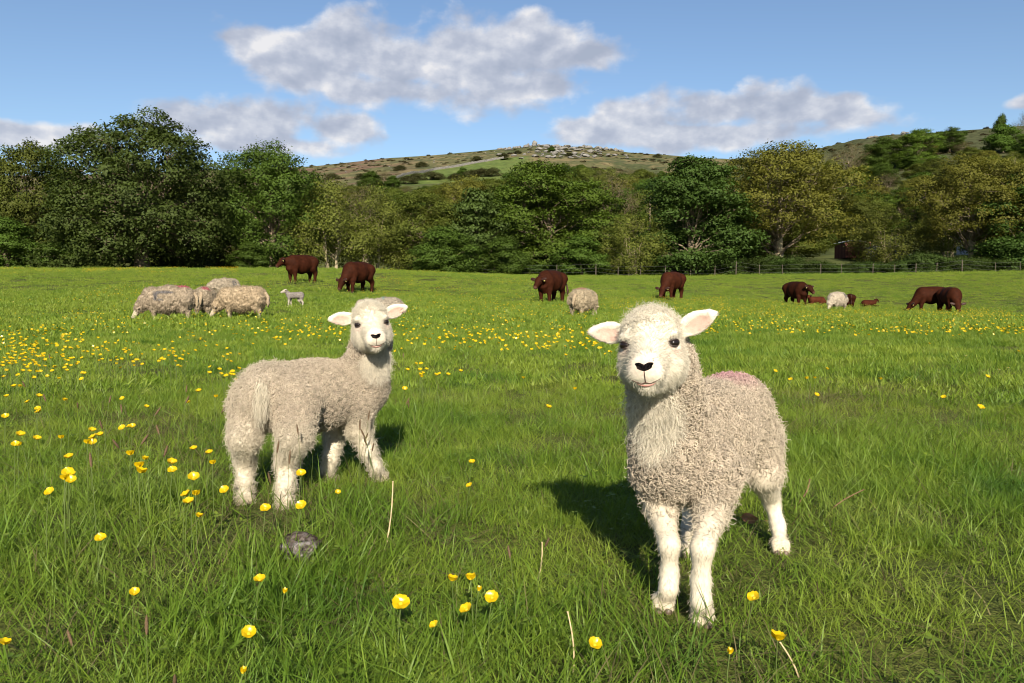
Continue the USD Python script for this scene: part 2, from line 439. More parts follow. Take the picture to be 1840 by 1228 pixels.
_ang = np.concatenate([np.linspace(-math.pi, -0.75, 40)[:-1], np.linspace(-0.75, 0.75, 420), np.linspace(0.75, math.pi, 40)[1:]])
FIELD_END = 100.0
v, f = polar_sheet(np.concatenate([[0.0], np.geomspace(0.35, FIELD_END, 150)]), _ang[::2] if len(_ang) % 2 else np.append(_ang[::2], _ang[-1]))


def turf_material():
    N = {'g': ('geometry', {}), 'n': ('noise_texture', {'scale': 0.9, 'detail': 5.0, 'roughness': 0.65}), 'n2': ('noise_texture', {'scale': 38.0, 'detail': 4.0, 'roughness': 0.7}),
         'r': ('rgb_ramp', {'ramp': [(0.3, (0.055, 0.080, 0.017)), (0.5, (0.105, 0.125, 0.026)), (0.72, (0.15, 0.15, 0.036))]}),
         'r2': ('rgb_ramp', {'ramp': [(0.3, (0.35, 0.35, 0.35)), (0.7, (1.0, 1.0, 1.0))]}),
         'm': ('mix_color', {'blend_type': 'multiply', 'fac': 1.0}), 'w': ('attribute', {'attribute': 'wild'}), 'mw': ('mix_color', {'blend_type': 'mix', 'b': (0.050, 0.056, 0.020)}), 'b': ('bump', {'strength': 0.8, 'distance': 0.03}),
         'p': ('principled_bsdf', {'roughness': 0.9, 'specular_ior_level': 0.1})}
    L = [('g.position', 'n.vector'), ('g.position', 'n2.vector'), ('n.fac', 'r.fac'), ('n2.fac', 'r2.fac'), ('r.color', 'm.a'), ('r2.color', 'm.b'), ('m.result', 'mw.a'), ('w.fac', 'mw.fac'), ('mw.result', 'p.base_color'),
         ('n2.fac', 'b.height'), ('b.normal', 'p.normal')]
    return usdkit.material(stage, '/World/Looks/turf', N, L, surface='p.BSDF')


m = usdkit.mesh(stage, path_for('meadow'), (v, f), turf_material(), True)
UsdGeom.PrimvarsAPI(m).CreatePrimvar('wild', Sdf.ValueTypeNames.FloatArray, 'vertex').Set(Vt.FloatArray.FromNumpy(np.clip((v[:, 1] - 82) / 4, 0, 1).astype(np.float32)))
tag(m, 'grassy meadow rising gently to the trees', kind='structure')

def on_hill(px, py, r0=300, r1=655):
    """Depth at which the viewing ray through (px, py) meets the hill."""
    az = math.atan((px - CX) / FPX)
    r = np.linspace(r0, min(r1, ridge_r(az) - 3), 240)
    x, y = r * math.sin(az), r * math.cos(az)
    yy = HORIZON - (ground_z(x, y) - EYE) / y * FPX
    return float(y[np.argmin(np.abs(yy - py))])


v, f = polar_sheet(np.concatenate([np.geomspace(FIELD_END, 720, 150), np.geomspace(760, 4000, 14)]), _ang)
x, y = v[:, 0], v[:, 1]
r, az = np.hypot(x, y), np.arctan2(x, y)
pxs = CX + FPX * np.tan(np.clip(az, -1.4, 1.4))
nz = meshkit.fbm(np.stack([x / 22, y / 22, 0 * x], 1), 5, 21)
nz2 = meshkit.fbm(np.stack([x / 7, y / 7, 0 * x], 1), 4, 31)
nz3 = meshkit.fbm(np.stack([x / 70, y / 70, 0 * x], 1), 3, 41)


def lerp(a, b, t):
    t = np.clip(t, 0, 1)[:, None]
    return np.asarray(a) * (1 - t) + np.asarray(b) * t


moor = lerp((0.088, 0.086, 0.037), (0.056, 0.064, 0.027), (nz - 0.42) * 9)
moor = lerp(moor, (0.135, 0.110, 0.055), (nz2 - 0.52) * 8 * (nz3 > 0.4))
moor = lerp(moor, (0.115, 0.075, 0.048), (nz - 0.50) * 8 * np.clip((760 - pxs) / 120, 0, 1))
moor = lerp(moor, (0.046, 0.050, 0.024), np.clip((pxs - 1420) / 120, 0, 1) * 0.85)  # cloud shadow over the right hand hill, painted into the moor colour
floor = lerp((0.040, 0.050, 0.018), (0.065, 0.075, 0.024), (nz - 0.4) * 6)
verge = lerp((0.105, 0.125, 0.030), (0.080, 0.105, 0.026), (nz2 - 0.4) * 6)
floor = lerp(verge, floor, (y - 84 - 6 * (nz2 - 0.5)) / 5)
wood_edge = 345 + 30 * (nz3 - 0.5)
past = lerp((0.075, 0.105, 0.026), (0.095, 0.120, 0.032), (nz2 - 0.4) * 5)
wall_r = np.interp(pxs, [560, 700, 780, 905, 1000], [372, 395, 470, 520, 525])
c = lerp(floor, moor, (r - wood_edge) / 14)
isp = np.clip((r - 352) / 8, 0, 1) * np.clip((wall_r - r) / 3, 0, 1) * np.clip((pxs - 668) / 20, 0, 1) * np.clip((960 - pxs) / 20, 0, 1)
c = lerp(c, past, isp)
rp = np.clip((r - 300) / 10, 0, 1) * np.clip((400 - r) / 10, 0, 1) * np.clip((pxs - 1640) / 40, 0, 1)
c = lerp(c, past * 0.9, rp)
M_HILL = coloured('hill_cover', rough=0.95, spec=0.05, noise=0.5, nscale=0.35, bump=0.9, bscale=0.6)
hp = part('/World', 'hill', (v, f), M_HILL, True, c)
tag(stage.GetPrimAtPath(hp), 'wooded hillside below an open moor', kind='structure')
# ---------------------------------------------------------------- grass of the meadow
rng = np.random.default_rng(11)


def blades(n, radius, h0, h1, w0, w1, rng, lean=0.5, seg=3, flop=0.5):
    """n curved tapering blades standing in a disc: (vertices, triangles)."""
    ang = rng.uniform(0, 2 * np.pi, n); rr = radius * np.sqrt(rng.uniform(0, 1, n))
    base = np.stack([rr * np.cos(ang), rr * np.sin(ang), np.full(n, -0.01)], -1)
    h = rng.uniform(h0, h1, n) * rng.choice([0.6, 0.85, 1.0, 1.15], n); w = rng.uniform(w0, w1, n)
    la = rng.uniform(0, 2 * np.pi, n); lm = np.abs(rng.normal(0, lean, n)); fl = np.abs(rng.normal(0, flop, n))
    ld = np.stack([np.cos(la), np.sin(la), 0 * la], -1)
    fa = la + rng.normal(0, 0.9, n) + np.pi / 2
    side = np.stack([np.cos(fa), np.sin(fa), 0 * fa], -1)
    ts = np.linspace(0, 1, seg + 1)
    V = []
    for t in ts:
        c = base + ld * (h * (lm * t + fl * t * t))[:, None]
        c[:, 2] += h * (t - 0.32 * fl * t * t)
        wd = w * (1.0 if t < 0.5 else (1 - ((t - 0.5) / 0.5) ** 1.5))
        if t == 1.0:
            V.append(c)
        else:
            V += [c - side * wd[:, None] / 2, c + side * wd[:, None] / 2]
    k = len(V)
    v = np.stack(V, 1).reshape(-1, 3)
    F = []
    for s in range(seg - 1):
        F += [(2 * s, 2 * s + 1, 2 * s + 3), (2 * s, 2 * s + 3, 2 * s + 2)]
    F.append((2 * seg - 2, 2 * seg - 1, 2 * seg))
    f = (np.arange(n)[:, None, None] * k + np.array(F)[None]).reshape(-1, 3)
    return v, f


def herb_leaf(size, rng):
    """A buttercup or clover leaf: three lobed leaflets lying near the turf."""
    out = []
    for a in (0, 2.1, 4.2):
        a += rng.uniform(-0.2, 0.2)
        d = np.array([math.cos(a), math.sin(a), 0.15]); s = np.array([-math.sin(a), math.cos(a), 0])
        pts = [d * 0, d * 0.45 - s * 0.34, d * 0.9 - s * 0.28, d * 0.75, d * 1.05, d * 0.75, d * 0.9 + s * 0.28, d * 0.45 + s * 0.34]
        v = np.array(pts) * size + np.array([0, 0, rng.uniform(0.0, 0.004)])
        f = np.array([[0, 1, 3], [1, 2, 3], [3, 2, 4], [3, 4, 6], [0, 3, 7], [7, 3, 6]])
        out.append((v, f))
    return join(out)


def patch_with_herbs(n, radius, h0, h1, w0, w1, seed, herbs=0, **kw):
    g = np.random.default_rng(seed)
    parts = [blades(n, radius, h0, h1, w0, w1, g, **kw)]
    for _ in range(herbs):
        v, f = herb_leaf(g.uniform(0.006, 0.011), g)
        a, r = g.uniform(0, 6.28), radius * math.sqrt(g.uniform())
        parts.append((v + [r * math.cos(a), r * math.sin(a), g.uniform(0.015, 0.045)], f))
    return join(parts)


short = [patch_with_herbs(300, 0.12, 0.018, 0.048, 0.0009, 0.0020, 100 + i, herbs=(3 if i % 2 else 1), lean=0.65, flop=0.8) for i in range(8)]
tall = [patch_with_herbs(120, 0.11, 0.035, 0.082, 0.0011, 0.0026, 200 + i, lean=0.5, flop=0.7) for i in range(6)]
stalky = [patch_with_herbs(6, 0.10, 0.06, 0.13, 0.0012, 0.0026, 250 + i, lean=0.25, flop=0.35) for i in range(4)]
mid_ = [patch_with_herbs(230, 0.25, 0.022, 0.055, 0.003, 0.006, 300 + i, lean=0.45, flop=0.6, seg=2) for i in range(6)]
midt = [patch_with_herbs(150, 0.22, 0.05, 0.10, 0.003, 0.006, 350 + i, lean=0.35, flop=0.6, seg=2) for i in range(4)]
far_ = [patch_with_herbs(210, 0.6, 0.03, 0.075, 0.008, 0.016, 400 + i, lean=0.4, flop=0.5, seg=2) for i in range(5)]

thatch = [patch_with_herbs(26, 0.13, 0.025, 0.06, 0.0008, 0.0020, 450 + i, lean=1.6, flop=1.0) for i in range(4)]
protos = [(m, M_GRASS, False) for m in short] + [(m, M_TUSSOCK, False) for m in tall] + [(m, M_GRASS, False) for m in stalky + mid_] + [(m, M_TUSSOCK, False) for m in midt] + [(m, M_GRASS, False) for m in far_] + [(m, M_THATCH, False) for m in thatch]
i_short = list(range(0, 8)); i_tall = list(range(8, 14)); i_stalk = list(range(14, 18)); i_mid = list(range(18, 24)); i_midt = list(range(24, 28)); i_far = list(range(28, 33))


def wedge(r0, r1, per_m2, half=0.72, rng=rng):
    n = int(per_m2 * half * (r1 * r1 - r0 * r0))
    r = np.sqrt(rng.uniform(r0 * r0, r1 * r1, n)); a = rng.uniform(-half, half, n)
    return r * np.sin(a), r * np.cos(a)


HOOVES = np.array([G(1262, 1108)[:2], G(1192, 1084)[:2], G(1402, 985)[:2], G(1232, 985)[:2], G(440, 897)[:2], G(512, 905)[:2], G(588, 858)[:2], G(682, 858)[:2]])


def not_rock(x, y):
    c = G(537, 1005, 0.0)
    return np.clip((np.hypot((x - c[0]), (y - c[1] + 0.05) * 0.75) - 0.07) / 0.03, 0, 1)


def tallness(x, y):
    """Where the rank tussocks stand, 0 to 1."""
    n = meshkit.fbm(np.stack([x * 1.3 + 4, y * 1.3, 0 * x], 1), 3, 77)
    return np.clip((n - 0.50) * 7, 0, 1)



def thickness(x, y):
    """Thin places in the sward, 0.3 to 1."""
    n = meshkit.fbm(np.stack([x * 3.2, y * 3.2 + 9, 0 * x], 1), 3, 55)
    return np.clip(0.3 + (n - 0.40) * 5, 0.3, 1)


PX, PY, PI_, PS = [], [], [], []


def sow(x, y, ids, s0, s1, keep=None):
    if keep is not None:
        k = rng.uniform(size=len(x)) < keep(x, y)
        x, y = x[k], y[k]
    PX.append(x); PY.append(y); PI_.append(rng.choice(ids, len(x))); PS.append(rng.uniform(s0, s1, len(x)))


def not_hooves(x, y):
    d = np.min(np.hypot(x[:, None] - HOOVES[None, :, 0], y[:, None] - HOOVES[None, :, 1]), 1)
    return np.clip((d - 0.025) / 0.06, 0.0, 1)


x, y = wedge(0.7, 4.8, 105); sow(x, y, i_short, 0.8, 1.3, lambda x, y: (0.6 + 0.4 * not_hooves(x, y)) * not_rock(x, y) * thickness(x, y))


x, y = wedge(0.7, 4.8, 46); sow(x, y, i_tall, 0.7, 1.1, lambda x, y: (0.05 + 0.8 * tallness(x, y)) * not_hooves(x, y) * not_rock(x, y))
x, y = wedge(0.7, 7.0, 75); sow(x, y, [33, 34, 35, 36], 0.8, 1.4, lambda x, y: 1.25 - thickness(x, y))
for px, py, n, rad in [(1560, 705, 90, 0.35), (1470, 715, 50, 0.25), (1640, 690, 60, 0.35), (1490, 770, 24, 0.12), (280, 790, 30, 0.2), (600, 980, 20, 0.12), (760, 900, 24, 0.2)]:
    g0 = G(px, py, 0.02)
    sow(g0[0] + rng.normal(0, rad, n), g0[1] + rng.normal(0, rad, n), [33, 34, 35, 36], 0.9, 1.5)
x, y = wedge(0.7, 5.0, 9); sow(x, y, i_stalk, 0.8, 1.2, lambda x, y: (0.5 + 0.5 * tallness(x, y)) * not_hooves(x, y) * not_rock(x, y))
# tussocks where the photograph has them
for px, py, n, rad in [(715, 770, 26, 0.16), (740, 745, 18, 0.14), (230, 880, 26, 0.16), (1545, 800, 40, 0.30), (1500, 830, 30, 0.25), (60, 960, 26, 0.18), (430, 1130, 20, 0.14), (560, 985, 12, 0.10), (1590, 640, 30, 0.5),
                       (160, 715, 40, 0.35), (1660, 900, 20, 0.2), (950, 1180, 14, 0.12), (780, 1200, 12, 0.1), (640, 940, 16, 0.14), (1730, 610, 40, 0.7)]:
    g0 = G(px, py, 0.03)
    sow(g0[0] + rng.normal(0, rad, n), g0[1] + rng.normal(0, rad, n), i_tall, 0.9, 1.3, not_hooves)
x, y = wedge(4.6, 13, 44); sow(x, y, i_mid, 0.8, 1.2, lambda x, y: thickness(x * 0.5, y * 0.5))
x, y = wedge(4.6, 22, 18); sow(x, y, i_midt, 0.75, 1.1, lambda x, y: 0.05 + 0.95 * tallness(x * 0.8, y * 0.8))
x, y = wedge(12.5, 36, 6.0); sow(x, y, i_far, 0.8, 1.25)
x, y = wedge(76, 104, 1.7); k = y < 83; sow(x[k], y[k], i_far, 1.1, 1.6)
x, y = wedge(35, 78, 2.4); sow(x, y, i_far, 1.0, 1.4)
x, y = np.concatenate(PX), np.concatenate(PY)
n = len(x)
q = qz(rng.uniform(0, 2 * np.pi, n))
tilt = rng.normal(0, 0.06, (n, 2))
q = q + np.stack([0 * x, tilt[:, 0], tilt[:, 1], 0 * x], 1); q = unit(q)
s = np.concatenate(PS)
gp = instancer(path_for('grass'), protos, np.stack([x, y, ground_z(x, y)], 1), q, np.stack([s, s, s * rng.uniform(0.85, 1.2, n)], 1), np.concatenate(PI_))
tag(gp, 'green meadow grass, short turf with ranker tussocks', 'grass', kind='stuff')
# ---------------------------------------------------------------- trees
def leaf_cloud(centers, outward, n_per, size, spread, flat, rng, droop=0.0):
    """Leaf sprays as folded diamonds scattered round each clump centre."""
    n = len(centers) * n_per
    c = np.repeat(centers, n_per, 0); o = np.repeat(outward, n_per, 0)
    off = rng.normal(0, 1, (n, 3)) * spread * np.array([1, 1, flat])
    p = c + off
    if droop:
        p[:, 2] -= droop * np.hypot(off[:, 0], off[:, 1]) ** 2 / spread
    nr = unit(o * 0.55 + np.array([0, 0, 0.75]) + rng.normal(0, 0.55, (n, 3)))
    nr = nr * np.where(np.sum(nr * (o + [0, 0, 0.3]), 1, keepdims=True) < 0, -1.0, 1.0)
    d = unit(np.cross(nr, rng.normal(0, 1, (n, 3)))); s = np.cross(nr, d)
    L = (size * rng.uniform(0.6, 1.4, n))[:, None]
    b = p - d * L * 0.5; t = p + d * L * 0.5 - nr * L * 0.12
    lf = p + s * L * 0.33 + nr * L * 0.10; rt = p - s * L * 0.33 + nr * L * 0.10
    v = np.stack([b, rt, t, lf], 1).reshape(-1, 3)
    k = np.arange(n)[:, None] * 4
    f = np.stack([k + np.array([0, 1, 3]), k + np.array([1, 2, 3])], 1).reshape(-1, 3)
    leaf_cloud.normals = np.repeat(unit(unit(o) * 0.62 + unit(off * [1, 1, 1 / flat]) * 0.35 + nr * 0.40), 4, 0)
    return v, f


def bent(a, b, rng, n=5, wob=0.08, sag=0.0):
    a, b = np.asarray(a, float), np.asarray(b, float)
    t = np.linspace(0, 1, n)[:, None]
    L = np.linalg.norm(b - a)
    p = a + (b - a) * t
    p[1:-1] += rng.normal(0, wob * L / 3, (n - 2, 3))
    p[:, 2] += sag * L * np.sin(np.pi * t[:, 0])
    return p


def make_tree(parent, seed, H, W, leaf_mat, bark, base=0.22, lobes=22, clumps=22, n_per=34, leaf=0.30, spread=0.42, flat=0.55, lobe_flat=0.8, trunk_r=0.35, shape=0.55, stems=1, inner=0.25, twig=True, depth=None, skirt=False, peak=1.0):
    """A tree standing at the origin. shape: height of the crown's widest place as a share of the crown."""
    g = np.random.default_rng(seed)
    D = depth or W
    zc0, zc1 = H * base, H
    # lobes: spread over the crown's outer surface and some inside
    cs = []
    tries = 0
    while len(cs) < lobes and tries < 5000:
        tries += 1
        u = g.uniform(0, 1); a = g.uniform(0, 2 * np.pi)
        prof = math.sqrt(max(0.0, 1 - ((u - shape) / (1 - shape if u > shape else shape + (0.35 if not skirt else 1.6))) ** 2))
        prof = prof ** peak if u > shape else prof
        rr = prof * (g.uniform(0.62, 0.86) if g.uniform() > inner else g.uniform(0.1, 0.55))
        c = np.array([rr * W / 2 * math.cos(a), rr * D / 2 * math.sin(a), zc0 + (zc1 - zc0) * (0.04 + 0.86 * u)])
        if all(np.linalg.norm((c - q) / [W, D, (zc1 - zc0)]) > 0.13 for q in cs):
            cs.append(c)
    cs = np.array(cs)
    top = np.array([g.normal(0, W * 0.05), g.normal(0, D * 0.05), H * 0.93])
    cs = np.vstack([cs, top])
    lr = W * g.uniform(0.11, 0.19, len(cs))
    cen, out, boughs = [], [], []
    mid = np.array([0, 0, zc0 + (zc1 - zc0) * 0.45])
    for c, r in zip(cs, lr):
        m = max(4, int(clumps * (r / (W * 0.145)) ** 2))
        d = unit(g.normal(0, 1, (m, 3)) + unit(c - mid) * 0.55 + np.array([0, 0, 0.25]))
        q = c + d * r * g.uniform(0.55, 1.08, (m, 1)) * np.array([1.1, 1.1, lobe_flat])
        cen.append(q); out.append(d)
        boughs.append((c, q))
    cen, out = np.vstack(cen), np.vstack(out)
    keep = cen[:, 2] > 0.25
    cen, out = cen[keep], out[keep]
    v, f = leaf_cloud(cen, out, n_per, leaf, spread, flat, g, droop=0.35 if flat < 0.4 else 0.0)
    v[:, 2] = np.maximum(v[:, 2], 0.05)
    cp = UsdGeom.Mesh(stage.GetPrimAtPath(part(parent, 'crown', (v, f), leaf_mat)))
    cp.CreateNormalsAttr(Vt.Vec3fArray.FromNumpy(leaf_cloud.normals.astype(np.float32)))
    cp.SetNormalsInterpolation('vertex')
    # wood
    wood, limbs = [], []
    starts = []
    for s in range(stems):
        a = g.uniform(0, 6.28)
        off = np.array([math.cos(a), math.sin(a), 0]) * (0.0 if stems == 1 else g.uniform(0.2, 0.6))
        tip = np.array([off[0] * (1 if stems == 1 else 3.0) + g.normal(0, 0.1), off[1] * (1 if stems == 1 else 3.0) + g.normal(0, 0.1), H * (0.62 if stems == 1 else g.uniform(0.5, 0.75))])
        pts = bent(off + [0, 0, -0.3], tip, g, 7, 0.05)
        R = trunk_r / math.sqrt(stems)
        rad = R * np.array([1.35, 1.02, 0.92, 0.8, 0.62, 0.42, 0.2])
        wood.append(tube(pts, rad, 9))
        starts.append((pts, rad))
    for c, q in boughs:
        pts, rad = starts[g.integers(0, stems)]
        k = int(np.clip(round(6 * (c[2] * 0.62 / H + 0.12)), 2, 5))
        lp = bent(pts[k], c, g, 5, 0.16, 0.06)
        r0 = rad[k] * 0.34
        limbs.append(tube(lp, r0 * np.array([1, 0.75, 0.5, 0.32, 0.15]), 5))
        if twig:
            for t in q[g.permutation(len(q))[:7]]:
                limbs.append(tube(bent(lp[3 if g.uniform() > 0.5 else 4], t, g, 3, 0.12), r0 * np.array([0.26, 0.16, 0.05]), 3))
    part(parent, 'trunk', join(wood), bark, 50)
    part(parent, 'limbs', join(limbs), M_BARK if bark is not M_PALEBARK or stems == 1 else bark, 50)


# leaf colours
L_DARK = leafy('leaf_dark', (0.044, 0.062, 0.013), (0.100, 0.126, 0.026), warm=(0.142, 0.162, 0.034))
L_ASH = leafy('leaf_ash', (0.055, 0.092, 0.013), (0.125, 0.185, 0.029), warm=(0.177, 0.231, 0.037))
L_OAK = leafy('leaf_oak', (0.107, 0.107, 0.017), (0.209, 0.201, 0.032), warm=(0.278, 0.256, 0.046))
L_OLIVE = leafy('leaf_olive', (0.078, 0.096, 0.015), (0.164, 0.188, 0.032), warm=(0.216, 0.231, 0.042))
L_BRIGHT = leafy('leaf_sycamore', (0.060, 0.092, 0.020), (0.138, 0.180, 0.038), warm=(0.18, 0.21, 0.05))
L_MAPLE = leafy('leaf_maple', (0.063, 0.099, 0.012), (0.141, 0.195, 0.024), warm=(0.190, 0.240, 0.035))
L_CEDAR = leafy('leaf_layered', (0.046, 0.080, 0.015), (0.108, 0.160, 0.029), warm=(0.160, 0.206, 0.040))
L_SCRUB = leafy('leaf_scrub', (0.107, 0.124, 0.021), (0.216, 0.232, 0.043), warm=(0.282, 0.278, 0.063))
L_BARE = leafy('leaf_catkin', (0.110, 0.095, 0.045), (0.18, 0.155, 0.075), warm=(0.2, 0.17, 0.08))
L_BRAMBLE = leafy('leaf_bramble', (0.042, 0.068, 0.014), (0.105, 0.136, 0.026), warm=(0.154, 0.164, 0.036))
L_GORSE = leafy('leaf_gorse', (0.050, 0.052, 0.018), (0.115, 0.090, 0.028), warm=(0.36, 0.25, 0.02))
L_BLOSSOM = leafy('leaf_hawthorn', (0.12, 0.14, 0.06), (0.42, 0.42, 0.33), warm=(0.5, 0.5, 0.42))

MODELS = {}


def tree_model(name, *a, **k):
    k['n_per'] = int(k.get('n_per', 30) * 2.1)
    k['leaf'] = k['leaf'] * 0.86
    MODELS[name] = model(name)
    make_tree(MODELS[name], *a, **k)


tree_model('beech_model', 1, 13.6, 15.0, L_DARK, M_BARK, base=0.03, lobes=64, clumps=24, n_per=24, leaf=0.28, spread=0.46, flat=0.34, lobe_flat=0.6, trunk_r=0.55, shape=0.26, inner=0.12, skirt=True, peak=0.8)
tree_model('ash_model', 2, 12.4, 12.0, L_ASH, M_BARK, base=0.12, lobes=38, clumps=24, n_per=26, leaf=0.27, spread=0.40, flat=0.6, trunk_r=0.42, shape=0.45)
tree_model('oak_model', 3, 13.6, 15.8, L_OAK, M_PALEBARK, base=0.40, lobes=46, clumps=22, n_per=24, leaf=0.25, spread=0.40, flat=0.5, lobe_flat=0.75, trunk_r=0.50, shape=0.42)
tree_model('young_oak_model', 4, 12.0, 12.5, L_OLIVE, M_BARK, base=0.10, lobes=36, clumps=22, n_per=24, leaf=0.28, spread=0.42, flat=0.55, trunk_r=0.4, shape=0.42)
tree_model('sycamore_model', 5, 8.2, 7.6, L_BRIGHT, M_BARK, base=0.05, lobes=24, clumps=18, n_per=22, leaf=0.34, spread=0.38, flat=0.42, trunk_r=0.3, shape=0.4)
tree_model('maple_model', 6, 12.4, 14.0, L_MAPLE, M_BARK, base=0.03, lobes=48, clumps=24, n_per=24, leaf=0.30, spread=0.42, flat=0.45, lobe_flat=0.75, trunk_r=0.45, shape=0.42)
tree_model('layered_model', 7, 13.2, 9.6, L_CEDAR, M_BARK, base=0.10, lobes=44, clumps=18, n_per=28, leaf=0.28, spread=0.55, flat=0.22, lobe_flat=0.4, trunk_r=0.34, shape=0.32)
tree_model('hazel_model', 8, 7.6, 8.0, L_SCRUB, M_PALEBARK, base=0.14, lobes=26, clumps=16, n_per=16, leaf=0.22, spread=0.42, flat=0.8, trunk_r=0.26, shape=0.5, stems=7)
tree_model('bare_model', 9, 9.0, 7.0, L_BARE, M_PALEBARK, base=0.22, lobes=26, clumps=14, n_per=9, leaf=0.16, spread=0.45, flat=0.9, trunk_r=0.3, shape=0.55)
tree_model('round_model', 10, 8.0, 8.6, L_ASH, M_BARK, base=0.05, lobes=24, clumps=20, n_per=22, leaf=0.34, spread=0.42, flat=0.6, trunk_r=0.28, shape=0.45)
tree_model('bush_model', 12, 2.6, 4.2, L_BRAMBLE, M_BARK, base=0.02, lobes=20, clumps=12, n_per=22, leaf=0.17, spread=0.26, flat=0.6, trunk_r=0.10, shape=0.4, stems=4, twig=False)
tree_model('gorse_model', 13, 2.6, 4.4, L_GORSE, M_BARK, base=0.02, lobes=16, clumps=9, n_per=14, leaf=0.26, spread=0.34, flat=0.8, trunk_r=0.10, shape=0.4, stems=3, twig=False)
tree_model('hawthorn_model', 14, 5.0, 5.0, L_BLOSSOM, M_BARK, base=0.06, lobes=18, clumps=12, n_per=16, leaf=0.26, spread=0.34, flat=0.7, trunk_r=0.16, shape=0.45, twig=False)
SIZE = {'beech': (13.6, 15.0), 'ash': (12.4, 12.0), 'oak': (13.6, 15.8), 'young_oak': (12.0, 12.5), 'sycamore': (8.2, 7.6), 'maple': (12.4, 14.0), 'layered': (13.2, 9.6), 'hazel': (7.6, 8.0),
        'bare': (9.0, 7.0), 'round': (8.0, 8.6), 'bush': (2.6, 4.2), 'gorse': (2.6, 4.4), 'hawthorn': (5.0, 5.0)}


def stand(kind, name, label, cat, px, top, wpx, d, group=None, rz=None, base_z=None, sz=None):
    """A tree whose crown top shows at (px, top), wpx wide, standing on the ground d metres away."""
    az = math.atan((px - CX) / FPX)
    x, y = d * math.tan(az), d
    z = gz(x, y) if base_z is None else base_z
    h = P(px, top, d)[2] - z
    H, W = SIZE[kind]
    w = wpx * d / FPX
    return copy_of(MODELS[kind + '_model'], name, label, cat, (x, y, z - 0.05), group, rz if rz is not None else (px * 37) % 360, (w / W, w / W, (sz or h) / H))


# the trees one can tell apart along the field's edge
E = 'trees along the edge of the meadow'
stand('beech', 'beech_tree', 'huge dark dense tree, the tallest on the left, its branches sweeping down to the grass', 'tree', 258, 211, 300, 70, E, 40)
stand('ash', 'ash_tree', 'tall green tree with airy top right of the huge dark tree', 'tree', 490, 274, 200, 77, E, 10)
stand('young_oak', 'oak_tree', 'olive green tree at the far left edge, lower than the huge dark tree', 'tree', 55, 268, 185, 82, E, 70)
stand('young_oak', 'oak_tree', 'olive crown cut by the left border of the picture', 'tree', -90, 262, 200, 84, E, 150)
stand('round', 'holly_tree', 'low dark green bush in front of the gap left of the huge tree', 'tree', 140, 420, 110, 68, E)
stand('round', 'holly_tree', 'dark shrub filling the shadow at the far left field edge', 'tree', 15, 400, 120, 72, E)
stand('round', 'holly_tree', 'small rounded green bush at the foot of the airy green tree', 'tree', 452, 440, 70, 70, E)
stand('hazel', 'hazel_shrub', 'many stemmed yellow green scrub with pale stems behind the left cows', 'shrub', 598, 338, 150, 76, E, 30)
stand('hazel', 'hazel_shrub', 'pale stemmed thicket right of the cow grazing on the left', 'shrub', 672, 352, 120, 80, E, 200)
stand('young_oak', 'oak_tree', 'mid height olive tree left of the bright green sycamore', 'tree', 752, 350, 170, 84, E, 20)
stand('sycamore', 'sycamore_tree', 'bright fresh green tree beside the large rounded tree in the middle', 'tree', 858, 348, 120, 82, E, 90)
stand('maple', 'maple_tree', 'large rounded deep green tree in the middle below the rocky tor', 'tree', 985, 309, 255, 88, E, 15)
stand('bare', 'bare_tree', 'thin yellowish half leafed tree right of the large rounded middle tree', 'tree', 1092, 318, 110, 96, E, 50)
stand('hazel', 'hazel_shrub', 'green shrub behind the wire fence in the middle', 'shrub', 1135, 395, 120, 80, E, 80)
stand('round', 'hedge_shrub', 'low dark shrub under the bright green sycamore', 'shrub', 800, 415, 110, 74, E)
stand('round', 'hedge_shrub', 'low shrub under the large rounded middle tree at its left', 'shrub', 905, 432, 90, 78, E)
stand('round', 'hedge_shrub', 'low bright shrub under the large rounded middle tree at its right', 'shrub', 1045, 430, 100, 80, E)
stand('layered', 'layered_tree', 'dark green tree with layered drooping boughs and a bare pale trunk', 'tree', 1246, 276, 190, 81, E, 25)
stand('oak', 'oak_tree', 'big golden olive oak with a thick ivy wrapped trunk beside the fence', 'tree', 1398, 279, 275, 86, E, 0)
stand('hazel', 'young_tree', 'small yellow green tree just right of the shed', 'tree', 1592, 385, 120, 92, E, 60)
stand('oak', 'oak_tree', 'golden olive oak with a thick pale trunk near the right border', 'tree', 1742, 296, 225, 88, E, 130)
stand('layered', 'layered_tree', 'dark green tree cut by the right border of the picture', 'tree', 1850, 300, 170, 84, E, 100)
stand('young_oak', 'oak_tree', 'olive tree in front of the pale house at right', 'tree', 1800, 330, 150, 104, E, 200)
stand('hazel', 'hazel_shrub', 'scrub between the right hand oak and the pale house', 'shrub', 1700, 385, 120, 102, E, 20)
